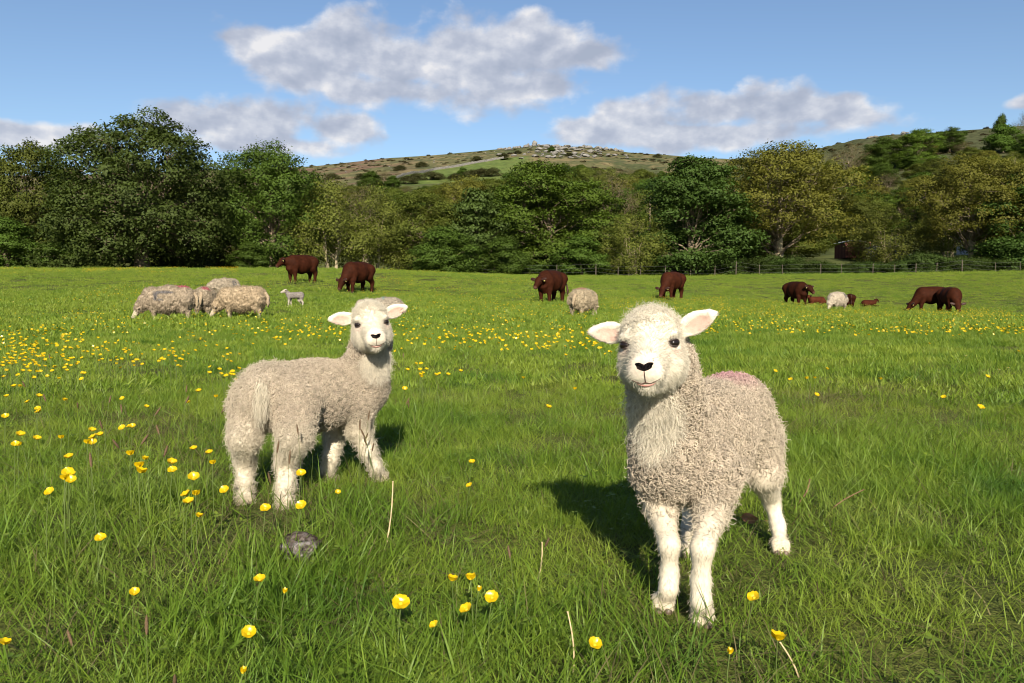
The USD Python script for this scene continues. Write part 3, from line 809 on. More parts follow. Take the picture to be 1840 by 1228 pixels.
# trunks with ivy or bark that show below the two oaks: part of the models' trunks
# the woods behind
rng = np.random.default_rng(5)
KINDS = [('young_oak', 'oak_tree', 'olive oak crown among the massed trees of the wooded slope', 'tree'), ('ash', 'ash_tree', 'green ash crown among the massed trees of the wooded slope', 'tree'),
         ('maple', 'maple_tree', 'broad green crown among the massed trees of the wooded slope', 'tree'), ('round', 'round_tree', 'small rounded tree among the massed trees of the wooded slope', 'tree'),
         ('bare', 'bare_tree', 'thinly leafed greyish tree among the massed trees of the wooded slope', 'tree'), ('oak', 'oak_tree', 'golden oak crown among the massed trees of the wooded slope', 'tree'),
         ('hazel', 'hazel_tree', 'yellow green scrubby tree among the massed trees of the wooded slope', 'tree')]
pts = []
tries = 0
while len(pts) < 268 and tries < 20000:
    tries += 1
    d = math.sqrt(rng.uniform(92 ** 2, 350 ** 2)) if rng.uniform() < 0.8 else rng.uniform(92, 160)
    px = rng.uniform(-80, 1930)
    if rng.uniform() < 0.16:
        px, d = (rng.uniform(-1000, -130) if rng.uniform() < 0.6 else rng.uniform(1930, 2700)), rng.uniform(84, 150)
    if px > 1450 and rng.uniform() < 0.5:
        d = rng.uniform(150, 400)
    if px < 500 and d > 135:
        continue
    az = math.atan((px - CX) / FPX)
    x, y = d * math.tan(az), d
    if 1440 < px < 1660 and d < 118:
        continue
    if px > 1700 and d < 112:
        continue
    if all((x - a) ** 2 + (y - b) ** 2 > (6.2 + 0.006 * d) ** 2 for a, b, *_ in pts):
        pts.append((x, y, d, px))
for x, y, d, px in pts:
    pr = [0.26, 0.14, 0.16, 0.2, 0.08, 0.06, 0.10] if px < 1400 else [0.24, 0.08, 0.14, 0.14, 0.06, 0.26, 0.08]
    k, nm, lab, cat = KINDS[rng.choice(7, p=pr)]
    H, W = SIZE[k]
    lim = np.interp(px, [-100, 560, 700, 800, 900, 960, 1100, 1220, 1300, 1440, 1500, 1560, 1650, 1840], [330, 338, 340, 336, 322, 296, 304, 314, 312, 303, 288, 272, 260, 258])
    h = rng.uniform(7.0, 10.5) * (0.92 if d > 200 else 1.0)
    w = rng.uniform(8.5, 12.5)
    if k in ('round', 'hazel'):
        h *= 0.85
    most = EYE + (HORIZON - lim) / FPX * y - gz(x, y)
    if most < 3.0:
        continue
    if h > most:
        w *= max(0.6, most / h); h = most
    copy_of(MODELS[k + '_model'], nm, lab, cat, (x, y, gz(x, y) - 0.1), 'trees massed on the wooded slope', rng.uniform(0, 360), (w / W, w / W, h / H))
# single trees, bushes and gorse on the hill
HB = 'trees and bushes dotted over the hill'
for kind, nm, lab, cat, px, top, w, d in [
    ('round', 'hill_tree', 'rounded dark tree at the left end of the green hill pasture', 'tree', 668, 314, 46, 372), ('bare', 'hill_tree', 'greyish bare tree beside the rounded tree on the hill', 'tree', 692, 311, 22, 374),
    ('round', 'hill_tree', 'small green tree right of the greyish bare hill tree', 'tree', 707, 320, 26, 368), ('round', 'hill_tree', 'lone dark tree standing in the middle of the hill pasture', 'tree', 832, 305, 20, 425),
    ('round', 'hill_tree', 'lone round dark tree at the top of the hill pasture by the stone wall', 'tree', 911, 289, 22, 505), ('round', 'hill_tree', 'dark bush just below the rocks of the tor', 'tree', 990, 268, 14, 570),
    ('round', 'hill_tree', 'tree on the skyline near the right border', 'tree', 1787, 216, 26, 500), ('round', 'hill_tree', 'bright green tree below the skyline tree near the right border', 'tree', 1792, 232, 60, 420),
    ('bare', 'hill_tree', 'leafless grey tree on the skyline at the right border', 'tree', 1828, 212, 40, 510), ('bare', 'hill_tree', 'big leafless grey tree above the golden oak on the right', 'tree', 1518, 264, 66, 330),
    ('hawthorn', 'hawthorn_tree', 'small white blossomed tree beside the leafless grey tree', 'tree', 1550, 291, 20, 300), ('ash', 'hill_tree', 'dark crown in the clump below the right hand skyline rocks, left end', 'tree', 1580, 254, 70, 400),
    ('maple', 'hill_tree', 'dark crown in the middle of the clump below the right hand skyline', 'tree', 1640, 240, 80, 415), ('ash', 'hill_tree', 'dark crown at the right end of the clump below the right hand skyline', 'tree', 1698, 236, 54, 430),
    ('round', 'hill_tree', 'low crown under the left end of the right hand clump', 'tree', 1560, 272, 50, 370), ('maple', 'hill_tree', 'broad dark crown cut by the right border below the skyline', 'tree', 1846, 240, 60, 440)]:
    if kind not in ('bare',) and d < 499:
        d = on_hill(px, top + w * 0.78, 250)
    stand(kind, nm, lab, cat, px, top, w, d, HB)
for px, top, w, d in [(735, 323, 34, 382), (752, 318, 30, 392), (775, 316, 34, 404), (790, 317, 26, 400), (850, 312, 30, 418), (868, 310, 34, 422), (888, 309, 34, 426), (820, 318, 26, 398), (760, 297, 22, 520), (905, 282, 18, 545), (855, 287, 20, 545),
                      (720, 303, 22, 470), (650, 318, 24, 420), (600, 318, 26, 430), (1215, 288, 16, 600), (1180, 282, 16, 600), (1020, 280, 16, 570), (930, 276, 14, 580)]:
    d = on_hill(px, top + w * 0.30, 300)
    stand('gorse', 'gorse_bush', 'brown green gorse bush with yellow flecks on the open hill', 'bush', px, top, w, d, 'gorse bushes on the hill', sz=w * d / FPX * 0.36)
# ---------------------------------------------------------------- bodies: smooth unions of limbs meshed as one surface
class Body:
    """Smoothly joined round cones and ellipsoids. Points in world or local metres."""

    def __init__(self):
        self.prims = []

    def cone(self, a, b, ra, rb, k=0.02, tag=0):
        self.prims.append(('c', np.asarray(a, float), np.asarray(b, float), float(ra), float(rb), k, tag))

    def chain(self, pts, radii, k=0.02, tag=0):
        for i in range(len(pts) - 1):
            self.cone(pts[i], pts[i + 1], radii[i], radii[i + 1], k, tag)

    def ell(self, c, r, R=np.eye(3), k=0.02, tag=0, cut=False):
        """R's rows are the ellipsoid's axes."""
        self.prims.append(('x' if cut else 'e', np.asarray(c, float), np.asarray(r, float), np.asarray(R, float), 0, k, tag))

    @staticmethod
    def dist(p, q):
        if q[0] == 'c':
            _, a, b, ra, rb, _, _ = q
            ba = b - a
            t = np.clip(((p - a) @ ba) / max(ba @ ba, 1e-12), 0, 1)
            return np.linalg.norm(p - a - t[..., None] * ba, axis=-1) - (ra + (rb - ra) * t)
        _, c, r, R, _, _, _ = q
        l = (p - c) @ R.T
        k0 = np.linalg.norm(l / r, axis=-1); k1 = np.linalg.norm(l / (r * r), axis=-1)
        return k0 * (k0 - 1) / np.maximum(k1, 1e-9)

    def bounds(self, q):
        if q[0] == 'c':
            return np.minimum(q[1] - q[3], q[2] - q[4]), np.maximum(q[1] + q[3], q[2] + q[4])
        m = q[2].max()
        return q[1] - m, q[1] + m

    @staticmethod
    def blend(d, e, k, cut):
        if cut:
            e = -e
            h = np.clip(0.5 - 0.5 * (d - e) / k, 0, 1)
            return d * (1 - h) + e * h + k * h * (1 - h)
        h = np.clip(0.5 + 0.5 * (d - e) / k, 0, 1)
        return d * (1 - h) + e * h - k * h * (1 - h)

    def at(self, p):
        d = np.full(p.shape[:-1], 1.0)
        for q in self.prims:
            d = self.blend(d, self.dist(p, q), q[5], q[0] == 'x')
        return d

    def nearest(self, p, tags=None):
        best, out = np.full(len(p), 1e9), np.zeros(len(p), int)
        for q in self.prims:
            if q[0] == 'x':
                continue
            d = self.dist(p, q)
            m = d < best
            best[m] = d[m]; out[m] = q[6]
        return out

    def mesh(self, res, smooth=4):
        lo = np.min([self.bounds(q)[0] for q in self.prims if q[0] != 'x'], 0) - 3 * res
        hi = np.max([self.bounds(q)[1] for q in self.prims if q[0] != 'x'], 0) + 3 * res
        n = np.ceil((hi - lo) / res).astype(int) + 1
        D = np.full(n, 1.0, np.float32)
        ax = [lo[i] + res * np.arange(n[i]) for i in range(3)]
        for q in self.prims:
            b0, b1 = self.bounds(q)
            m = 3 * q[5] + 2 * res
            s0 = np.maximum(np.floor((b0 - m - lo) / res).astype(int), 0); s1 = np.minimum(np.ceil((b1 + m - lo) / res).astype(int) + 1, n)
            sl = tuple(slice(a, b) for a, b in zip(s0, s1))
            p = np.stack(np.meshgrid(*[ax[i][sl[i]] for i in range(3)], indexing='ij'), -1)
            D[sl] = self.blend(D[sl], self.dist(p, q), q[5], q[0] == 'x')
        v, f = surface_net(D)
        v = lo + v * res
        tm = trimesh.Trimesh(v, f, process=False)
        parts = tm.split(only_watertight=False)
        if len(parts) > 1:
            tm = max(parts, key=lambda x: len(x.faces))
        if smooth:
            v0 = np.array(tm.vertices)
            trimesh.smoothing.filter_taubin(tm, iterations=smooth)
            d = np.array(tm.vertices) - v0
            far = np.linalg.norm(d, axis=1, keepdims=True)
            tm.vertices = v0 + d * np.minimum(1, res * 0.8 / np.maximum(far, 1e-9))
        if tm.volume < 0:
            tm.invert()
        return np.array(tm.vertices), np.array(tm.faces)


def surface_net(D):
    s = D < 0
    c = np.array([[i, j, k] for i in (0, 1) for j in (0, 1) for k in (0, 1)])
    sh = tuple(x - 1 for x in D.shape)
    corner = lambda A, o: A[o[0]:o[0] + sh[0], o[1]:o[1] + sh[1], o[2]:o[2] + sh[2]]
    cnt = sum(corner(s, o).astype(np.int8) for o in c)
    act = np.argwhere((cnt > 0) & (cnt < 8))
    vals = np.stack([D[act[:, 0] + o[0], act[:, 1] + o[1], act[:, 2] + o[2]] for o in c], 1)
    acc = np.zeros((len(act), 3)); num = np.zeros(len(act))
    for a in range(8):
        for b in range(a + 1, 8):
            if np.abs(c[a] - c[b]).sum() == 1:
                va, vb = vals[:, a], vals[:, b]
                m = (va < 0) != (vb < 0)
                t = np.where(m, va / np.where(m, va - vb, 1), 0)
                acc += np.where(m[:, None], c[a] + t[:, None] * (c[b] - c[a]), 0); num += m
    v = act + acc / num[:, None]
    idx = np.full(sh, -1, np.int64); idx[tuple(act.T)] = np.arange(len(act))
    F = []
    for ax in range(3):
        o = np.zeros(3, int); o[ax] = 1
        u, w = [i for i in range(3) if i != ax]
        A = s[tuple(slice(0, D.shape[i] - o[i]) for i in range(3))]; B = s[tuple(slice(o[i], None) for i in range(3))]
        e = np.argwhere(A != B)
        e = e[(e[:, u] > 0) & (e[:, w] > 0) & (e[:, u] < sh[u]) & (e[:, w] < sh[w]) & (e[:, ax] < sh[ax])]
        du = np.zeros(3, int); du[u] = 1; dw = np.zeros(3, int); dw[w] = 1
        q = np.stack([idx[tuple((e - du - dw).T)], idx[tuple((e - dw).T)], idx[tuple(e.T)], idx[tuple((e - du).T)]], 1)
        flip = A[tuple(e.T)] ^ (ax == 1)
        q[~flip] = q[~flip][:, ::-1]
        F.append(q[(q >= 0).all(1)])
    q = np.vstack(F)
    return v, np.vstack([q[:, [0, 1, 2]], q[:, [0, 2, 3]]])


def vertex_normals(v, f):
    n = np.zeros_like(v)
    fn = np.cross(v[f[:, 1]] - v[f[:, 0]], v[f[:, 2]] - v[f[:, 0]])
    for k in range(3):
        np.add.at(n, f[:, k], fn)
    return unit(n)


def sample_surface(v, f, n, rng, weight=None):
    """n points on the mesh, with normals; weight: per-vertex density 0..1."""
    fn = np.cross(v[f[:, 1]] - v[f[:, 0]], v[f[:, 2]] - v[f[:, 0]])
    a = np.linalg.norm(fn, axis=1)
    if weight is not None:
        a = a * weight[f].mean(1)
    k = rng.choice(len(f), n, p=a / a.sum())
    u = rng.uniform(size=(n, 2)); u = np.where(u.sum(1, keepdims=True) > 1, 1 - u, u)
    b = np.stack([1 - u.sum(1), u[:, 0], u[:, 1]], 1)
    vn = vertex_normals(v, f)
    return np.einsum('nk,nkd->nd', b, v[f[k]]), unit(np.einsum('nk,nkd->nd', b, vn[f[k]])), k, b


def strands(root, nrm, comb, length, npts, rng, lift=0.5, curl=0.0, turns=2.0, bend=0.3, jitter=0.25):
    """Hair as polylines: lift 0 lies along comb, 1 stands along the normal; curl is the radius of its coil in metres."""
    n = len(root)
    comb = unit(comb - nrm * np.sum(comb * nrm, 1, keepdims=True) + rng.normal(0, jitter, (n, 3)))
    lift = np.broadcast_to(lift, (n,))[:, None]
    d = unit(comb * (1 - lift) + nrm * lift)
    t = np.linspace(0, 1, npts)
    L = np.broadcast_to(length, (n,))[:, None, None]
    p = root[:, None] + d[:, None] * L * t[None, :, None] + comb[:, None] * L * (bend * t ** 2)[None, :, None]
    if np.any(curl):
        a = unit(np.cross(d, rng.normal(0, 1, (n, 3)))); b = np.cross(d, a)
        ph = rng.uniform(0, 6.28, n)[:, None]
        hand = rng.choice([-1.0, 1.0], n)[:, None]
        w = 2 * np.pi * np.broadcast_to(turns, (n,))[:, None] * t[None]
        env = np.broadcast_to(curl, (n,))[:, None] * np.minimum(1, t * 3)[None]
        p = p + (env * (np.cos(w + ph) - np.cos(ph) * (t < 0.01)))[..., None] * a[:, None] + (env * hand * np.sin(w + ph))[..., None] * b[:, None]
    return p
# ---------------------------------------------------------------- the two lambs in front
WHITE = np.array([0.55, 0.50, 0.405]); CREAM = np.array([0.50, 0.445, 0.345]); BEIGE = np.array([0.410, 0.345, 0.265]); PINK = np.array([0.33, 0.185, 0.145])
BODY, NECK, HEAD, LEG, EAR = 1, 2, 3, 4, 5


def lamb(name, label, J, seed, stain=None, shaggy=0.0):
    g = np.random.default_rng(seed)
    base = J['base']
    path = thing(name, label, 'lamb', base)
    B = Body()
    W = lambda p: np.asarray(p, float)
    for a, b, ra, rb in J['body']:
        B.cone(a, b, ra, rb, 0.035, BODY)
    for c, r in J.get('fluff', []):
        B.ell(c, (r, r, r), k=0.03, tag=BODY)
    for a, b, ra, rb in J['neck']:
        B.cone(a, b, ra, rb, 0.03, NECK)
    for pts, rad in J['legs']:
        B.chain(pts, rad, 0.014, LEG)
        h = pts[-1]; fw = J['toe']
        side = np.cross(fw, [0, 0, 1])
        for s in (-1, 1):
            B.cone(W(h) + fw * 0.002 + side * s * 0.008 + [0, 0, 0.012], W(h) + fw * 0.014 + side * s * 0.009 + [0, 0, 0.0], 0.012, 0.009, 0.006, LEG)
    # head frame
    o, fw, rt = J['head'], unit(J['fwd']), J['right']
    rt = unit(rt - fw * (rt @ fw)); up = np.cross(rt, fw)
    if up[2] < 0:
        up = -up
    R = np.stack([fw, rt, up])
    H = lambda f_, s_, u_: o + f_ * fw + s_ * rt + u_ * up
    B.ell(H(0.000, 0, 0.006), (0.054, 0.0445, 0.050), R, 0.02, HEAD)
    B.ell(H(0.022, 0, 0.018), (0.040, 0.0405, 0.036), R, 0.02, HEAD)
    B.cone(H(0.030, 0, -0.012), H(0.092, 0, -0.030), 0.039, 0.0265, 0.018, HEAD)
    B.ell(H(0.104, 0, -0.034), (0.020, 0.0255, 0.0215), R, 0.010, HEAD)
    B.cone(H(0.015, 0, -0.046), H(0.090, 0, -0.058), 0.034, 0.0165, 0.014, HEAD)
    for s in (-1, 1):
        B.ell(H(0.020, s * 0.0265, -0.032), (0.036, 0.026, 0.034), R, 0.018, HEAD)
        B.ell(H(0.098, s * 0.015, -0.042), (0.017, 0.014, 0.014), R, 0.008, HEAD)
        B.ell(H(0.043, s * 0.036, 0.016), (0.012, 0.011, 0.006), R, 0.009, HEAD)
        B.ell(H(0.053, s * 0.0385, 0.002), (0.009, 0.009, 0.007), R, 0.006, HEAD, cut=True)
    ears = []
    for s, tip_u, out in J['ears']:
        b0 = H(-0.008, s * 0.044, 0.020)
        tip = b0 + rt * s * out + up * tip_u + fw * 0.004
        d = unit(tip - b0); L = np.linalg.norm(tip - b0)
        w = unit(np.cross(d, fw)); w = w if w @ up > 0 else -w
        nrm = unit(np.cross(d, w)); nrm = nrm if nrm @ fw > 0 else -nrm
        c = b0 + d * L * 0.50
        Re = np.stack([d, w, nrm])
        B.ell(c - d * L * 0.08, (L * 0.46, J['ear_w'], 0.0062), Re, 0.006, EAR)
        B.ell(c + d * L * 0.22, (L * 0.40, J['ear_w'] * 0.62, 0.0055), Re, 0.008, EAR)
        B.cone(H(-0.010, s * 0.032, 0.014), b0 + d * 0.012, 0.016, 0.010, 0.010, EAR)
        B.ell(c + nrm * 0.0062 - d * 0.004, (L * 0.42, J['ear_w'] * 0.62, 0.0060), Re, 0.004, EAR, cut=True)
        ears.append((c, d, w, nrm, L))
    v, f = B.mesh(0.0036, 5)
    vn = vertex_normals(v, f)
    tag_ = B.nearest(v)
    hl = (v - o) @ R.T                                # head coordinates: forward, right, up
    # colours of the coat
    col = np.tile(BEIGE, (len(v), 1))
    z = v[:, 2]
    hd = np.clip((hl[:, 0] + 0.060) / 0.03, 0, 1) * ((tag_ == HEAD) | (tag_ == EAR))
    wht = np.maximum(hd, (tag_ == EAR) * 1.0)
    legw = (tag_ == LEG) * np.clip((J['leg_top'] + 0.03 + 0.05 * shaggy - z) / 0.09, 0, 1)
    wht_neck = np.clip(1.15 - np.linalg.norm((v - J['bib'][0]) / J['bib'][1], axis=1), 0, 1) * 3 * ((tag_ == NECK) | (tag_ == BODY))
    col = col * (1 - legw[:, None]) + CREAM * legw[:, None]
    wn = np.clip(wht_neck, 0, 1)[:, None]
    col = col * (1 - wn) + WHITE * 1.16 * wn
    col = col * (1 - wht[:, None]) + WHITE * wht[:, None]
    for c, d, w, nrm, L in ears:
        q = v - c
        ins = np.clip(1.0 - ((q @ d) / (L * 0.46)) ** 2 - ((q @ w + 0.004) / (J['ear_w'] * 0.66)) ** 2, 0, 1) * (q @ nrm > -0.0065) * (vn @ nrm > 0.3) * (tag_ == EAR)
        k = np.clip(ins * 1.8, 0, 0.72)[:, None]
        col = col * (1 - k) + PINK * k
    mz = np.exp(-(((hl[:, 0] - 0.118) / 0.020) ** 2 + (hl[:, 1] / 0.020) ** 2 + ((hl[:, 2] + 0.030) / 0.014) ** 2))[:, None] * (tag_ == HEAD)[:, None]
    col = col * (1 - 0.6 * mz) + np.array([0.40, 0.24, 0.19]) * 0.6 * mz
    for s in (-1, 1):
        ey = np.exp(-(((hl[:, 0] - 0.052) / 0.02) ** 2 + ((hl[:, 1] - s * 0.036) / 0.011) ** 2 + ((hl[:, 2] + 0.008) / 0.009) ** 2))[:, None] * (tag_ == HEAD)[:, None]
        col = col * (1 - 0.5 * ey) + np.array([0.42, 0.26, 0.21]) * 0.5 * ey
    col = col * (0.90 + 0.20 * meshkit.fbm(v * 14, 3, seed + 7))[:, None]
    mud = (np.clip((0.055 - z) / 0.05, 0, 1) * 0.40 * (0.4 + 1.2 * meshkit.fbm(v * 60, 2, seed + 9)))[:, None]
    col = col * (1 - mud) + np.array([0.26, 0.19, 0.11]) * mud
    if 'pink' in J:                                   # the raddle mark sits on the ridge of the back
        m = (tag_ == BODY) & (np.abs(v[:, 0] - J['pink'][0]) < 0.03)
        top = v[m][np.argmax(v[m][:, 2])]
        stain = list(stain) + [(top + [0, 0.02, 0], np.array([0.065, 0.095, 0.032]), (0.42, 0.17, 0.23), 0.62)]
    for c, r, hue, amt in (stain or []):
        k = (np.clip(1.3 - np.linalg.norm((v - c) / r, axis=1), 0, 1) * amt)[:, None]
        col = col * (1 - k) + np.asarray(hue) * k
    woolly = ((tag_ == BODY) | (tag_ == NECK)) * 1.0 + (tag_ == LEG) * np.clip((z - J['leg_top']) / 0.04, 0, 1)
    part(path, 'body', (v - base, f), M_SKIN, True, col * (1 - 0.34 * woolly * (1 - 0.6 * np.clip(wht_neck, 0, 1)))[:, None])  # skin colour darkened under the wool: painted shade in the gaps between curls

    def grow(nm, weight, n, length, npts, comb, width, **kw):
        p, nr, fk, b = sample_surface(v, f, n, g, weight)
        cb = comb(p, nr)
        cc = np.einsum('nk,nkd->nd', b, col[f[fk]]) * g.uniform(0.74, 1.20, (n, 1))
        L = length * g.uniform(0.7, 1.25, n)
        s = strands(p - nr * 0.001, nr, cb, L, npts, g, **kw)
        taper = np.linspace(1, 0.35, npts)[None] * width * g.uniform(0.8, 1.2, (n, 1))
        curves(path, nm, s - base, taper, M_HAIR, cc)

    down = np.array([0, 0, -1.0])
    leg = (tag_ == LEG) * np.clip((J['leg_top'] + 0.06 - z) / 0.04, 0, 1)
    face = (tag_ == HEAD) * np.clip((hl[:, 0] + 0.02) / 0.03, 0.0, 1) * np.clip((0.030 - hl[:, 2]) / 0.012, 0, 1)
    nose = np.clip(1.30 - np.linalg.norm((hl - np.array([0.122, 0, -0.038])) / [0.020, 0.024, 0.026], axis=1), 0, 1) * 2
    eye = sum(np.clip(1.5 - np.linalg.norm((hl - np.array([0.052, s * 0.040, 0.002])) / [0.015, 0.011, 0.0075], axis=1), 0, 1) * 3 for s in (-1, 1))
    bare = np.clip(1 - nose - eye, 0, 1)
    poll = (tag_ == HEAD) * np.clip((hl[:, 2] - 0.020) / 0.012, 0, 1)
    nape = ((tag_ == HEAD) | (tag_ == NECK)) * (1 - np.clip((hl[:, 0] + 0.02) / 0.03, 0, 1)) * (z > J['fleece_top'])
    bib = np.clip(wht_neck, 0, 1) * (tag_ != HEAD)
    cheek = (tag_ == HEAD) * np.clip((0.045 - hl[:, 0]) / 0.03, 0, 1) * np.clip((0.02 - hl[:, 2]) / 0.02, 0, 1)
    fleece = ((tag_ == BODY) | (tag_ == NECK)) * (1 - 0.75 * bib) * 1.0 + (tag_ == LEG) * np.clip((z - J['leg_top'] + 0.02) / 0.05, 0, 1)
    back = -fw
    grow('face_hair', face * bare + 0.001 * 0, 10500, 0.0070, 4, lambda p, n: np.tile(back + [0, 0, -0.35], (len(p), 1)), 0.00062, lift=0.24, bend=0.1, jitter=0.30)
    grow('cheek_hair', cheek, 3600, 0.0088, 5, lambda p, n: np.tile(back * 0.6 + [0, 0, -1.0], (len(p), 1)), 0.00055, lift=0.22, bend=0.4, jitter=0.3, curl=0.0007, turns=0.8)
    grow('poll_wool', poll + 0.8 * nape, 5200, 0.0110, 9, lambda p, n: back * 0.5 + n * 0.2 + g.normal(0, 0.9, (len(p), 3)), 0.0008, lift=0.32, bend=0.4, jitter=0.5, curl=0.0022, turns=1.3)
    grow('ear_hair', (tag_ == EAR) * 1.0, 2600, 0.0040, 4, lambda p, n: np.sign((p - o) @ rt)[:, None] * rt + 0 * p, 0.0004, lift=0.16, bend=0.2, jitter=0.35)
    grow('neck_wool', bib, 4200, 0.021, 11, lambda p, n: down + 0.25 * rt * np.sign((p - o) @ rt)[:, None] + 0 * p, 0.0009, lift=0.26, bend=0.5, jitter=0.35, curl=0.0030, turns=1.5)
    grow('leg_hair', leg, int(9500 - 3500 * shaggy), 0.0072 + 0.0085 * shaggy, 4 + int(6 * shaggy), lambda p, n: down + 0 * p, 0.0007 + 0.0004 * shaggy, lift=0.20 + 0.04 * shaggy, bend=0.2, jitter=0.35, curl=0.0001 + 0.0040 * shaggy, turns=0.8 + 0.4 * shaggy)
    # the fleece: tight curls
    p, nr, fk, b = sample_surface(v, f, J['curls'], g, fleece)
    low = np.clip((J['belly'] - p[:, 2]) / 0.05, 0, 1)
    rear = np.clip(J['rear'](p), 0, 1)
    loose = np.maximum(low, rear * 0.9)
    cb = g.normal(0, 0.7, p.shape) + down * 0.7
    cc = np.einsum('nk,nkd->nd', b, col[f[fk]]) * g.uniform(0.74, 1.22, (len(p), 1)) * (0.82 + 0.36 * meshkit.fbm(p * 55, 3, seed))[:, None]
    cc = cc * (1 - 0.35 * loose[:, None]) + (CREAM * 1.0) * 0.35 * loose[:, None]
    L = (0.0094 + 0.0062 * loose) * g.uniform(0.8, 1.25, len(p))
    s = strands(p - nr * 0.0005, nr, cb, L, 11, g, lift=np.clip(0.52 - 0.34 * loose, 0, 1), bend=0.25, jitter=0.3, curl=0.0029 * g.uniform(0.7, 1.2, len(p)), turns=1.9 - 0.8 * loose)
    wd = np.linspace(1, 0.55, 11)[None] * (0.0022 - 0.0010 * loose)[:, None] * g.uniform(0.8, 1.15, (len(p), 1))
    curves(path, 'fleece', s - base, wd, M_HAIR, cc)

    # wisps that soften the fleece's outline
    grow('fleece_wisps', fleece, 2500, 0.013, 7, lambda p, n: down * 0.4 + g.normal(0, 0.8, p.shape), 0.00045, lift=0.7, bend=0.3, jitter=0.5, curl=0.002, turns=1.0)

    if 'tail' in J:
        tp, td = J['tail']
        n = 260
        rp = tp + g.normal(0, 0.006, (n, 3)) + np.array([0, 0, -1.0]) * g.uniform(0, 0.03, (n, 1))
        s = strands(rp, np.tile(td, (n, 1)), np.tile(down, (n, 1)), 0.055 * g.uniform(0.7, 1.2, n), 12, g, lift=0.18, bend=0.3, jitter=0.12, curl=0.0035, turns=1.8)
        curves(path, 'tail', s - base, np.linspace(1, 0.4, 12)[None] * 0.0015 * np.ones((n, 1)), M_HAIR, np.tile(CREAM * 1.02, (n, 1)) * g.uniform(0.8, 1.15, (n, 1)))
    # eyes, nose and mouth
    def on_face(s_, u_, start=0.16):
        """The face's surface in front of (right, up): marching back along the head's axis."""
        t = np.full(np.shape(s_), start)
        for _ in range(60):
            q = o + t[..., None] * fw + np.asarray(s_)[..., None] * rt + np.asarray(u_)[..., None] * up
            t = t - np.clip(B.at(q), -0.004, 0.02) * 0.8
        return t

    for s in (-1, 1):
        c = H(0.0480, s * 0.0375, 0.0015)
        ax = unit(fw * 0.78 + rt * s * 0.62)
        h1 = unit(np.cross(up, ax)); u1 = np.cross(ax, h1)
        e = trimesh.creation.icosphere(3, 1.0)
        ev = np.array(e.vertices) * [0.0078, 0.0092, 0.0062]
        part(path, 'eye', (ev @ np.stack([ax, h1, u1]) + c - base, np.array(e.faces)), M_EYE, True)
        th = np.linspace(0, 2 * np.pi, 25)
        ring = c + ax * 0.0050 + np.cos(th)[:, None] * h1 * 0.0092 + (np.sin(th) * np.where(np.sin(th) > 0, 0.0054, 0.0050))[:, None] * u1 - ax * (np.cos(th) ** 2 * 0.0040)[:, None]
        part(path, 'eyelid', tuple([tube(ring, 0.0012, 7, False)[0] - base, tube(ring, 0.0012, 7, False)[1]]), M_LID, True)
    # the dark nose: a heart of two nostrils and the groove below them
    a_ = np.linspace(0, 2 * np.pi, 41)[:-1]
    rr = np.linspace(0, 1, 7)
    hs = 0.0170 * np.sin(a_) * (0.72 + 0.28 * np.cos(a_ * 1.0)) * 1.05
    hu = 0.0058 * np.cos(a_) + 0.0030 * np.abs(np.sin(a_)) ** 0.8 * (np.cos(a_) > -0.2) - 0.0022 * np.exp(-(np.sin(a_) / 0.25) ** 2) * (np.cos(a_) > 0)
    S_ = rr[:, None] * hs[None]; U_ = -0.031 + rr[:, None] * hu[None]
    T_ = on_face(S_, U_) + 0.0016 * (1 - rr[:, None] ** 3)
    V_ = (o + T_[..., None] * fw + S_[..., None] * rt + U_[..., None] * up).reshape(-1, 3)
    m = 40
    i, j = np.meshgrid(np.arange(6), np.arange(m), indexing='ij')
    q = np.stack([i * m + j, i * m + (j + 1) % m, (i + 1) * m + (j + 1) % m, (i + 1) * m + j], -1).reshape(-1, 4)
    ff = np.vstack([q[:, [0, 1, 2]], q[:, [0, 2, 3]]])
    part(path, 'nose', (V_ - base, np.vstack([ff, ff[:, ::-1]])), M_NOSE, True)
    gu = np.linspace(-0.037, -0.0535, 8)
    gt = on_face(0 * gu, gu) + 0.0004
    gl = o + gt[:, None] * fw + gu[:, None] * up
    x_ = np.linspace(-1, 1, 21)
    ms = x_ * 0.0215; mu = -0.0555 + 0.0062 * np.abs(x_) ** 2.4 + 0.0010 * np.cos(x_ * 9) * (np.abs(x_) < 0.5)
    mt = on_face(ms, mu) + 0.0003
    ml = o + mt[:, None] * fw + ms[:, None] * rt + mu[:, None] * up
    part(path, 'mouth', tuple(x if k else x - base for k, x in enumerate(join([tube(gl, 0.0007, 6), tube(ml, 0.0006 * (1.15 - x_ ** 2 * 0.7), 6)]))), M_MOUTH, True)
    xl = np.linspace(-1, 1, 15); ls = xl * 0.0145; lu = -0.0592 + 0.0040 * np.abs(xl) ** 2.2
    lt = on_face(ls, lu) - 0.0004
    part(path, 'lower_lip', tuple(x if k else x - base for k, x in enumerate(tube(o + lt[:, None] * fw + ls[:, None] * rt + lu[:, None] * up, 0.0017 * (1.1 - 0.8 * xl ** 2), 7))), M_LIP, True)
    for pts, rad in J['legs']:
        h = W(pts[-1])
        side = np.cross(J['toe'], [0, 0, 1])
        hv = []
        for s in (-1, 1):
            e = trimesh.creation.icosphere(2, 1.0)
            q = np.array(e.vertices) * [0.0110, 0.0080, 0.0105]
            q = q[:, :1] * J['toe'] + q[:, 1:2] * side + q[:, 2:] * np.array([0, 0, 1])
            q = q + h + J['toe'] * 0.014 + side * s * 0.0085 + [0, 0, -0.004]
            hv.append((q - base, np.array(e.faces)))
        part(path, 'hoof', join(hv), M_HOOF, True)
    return B


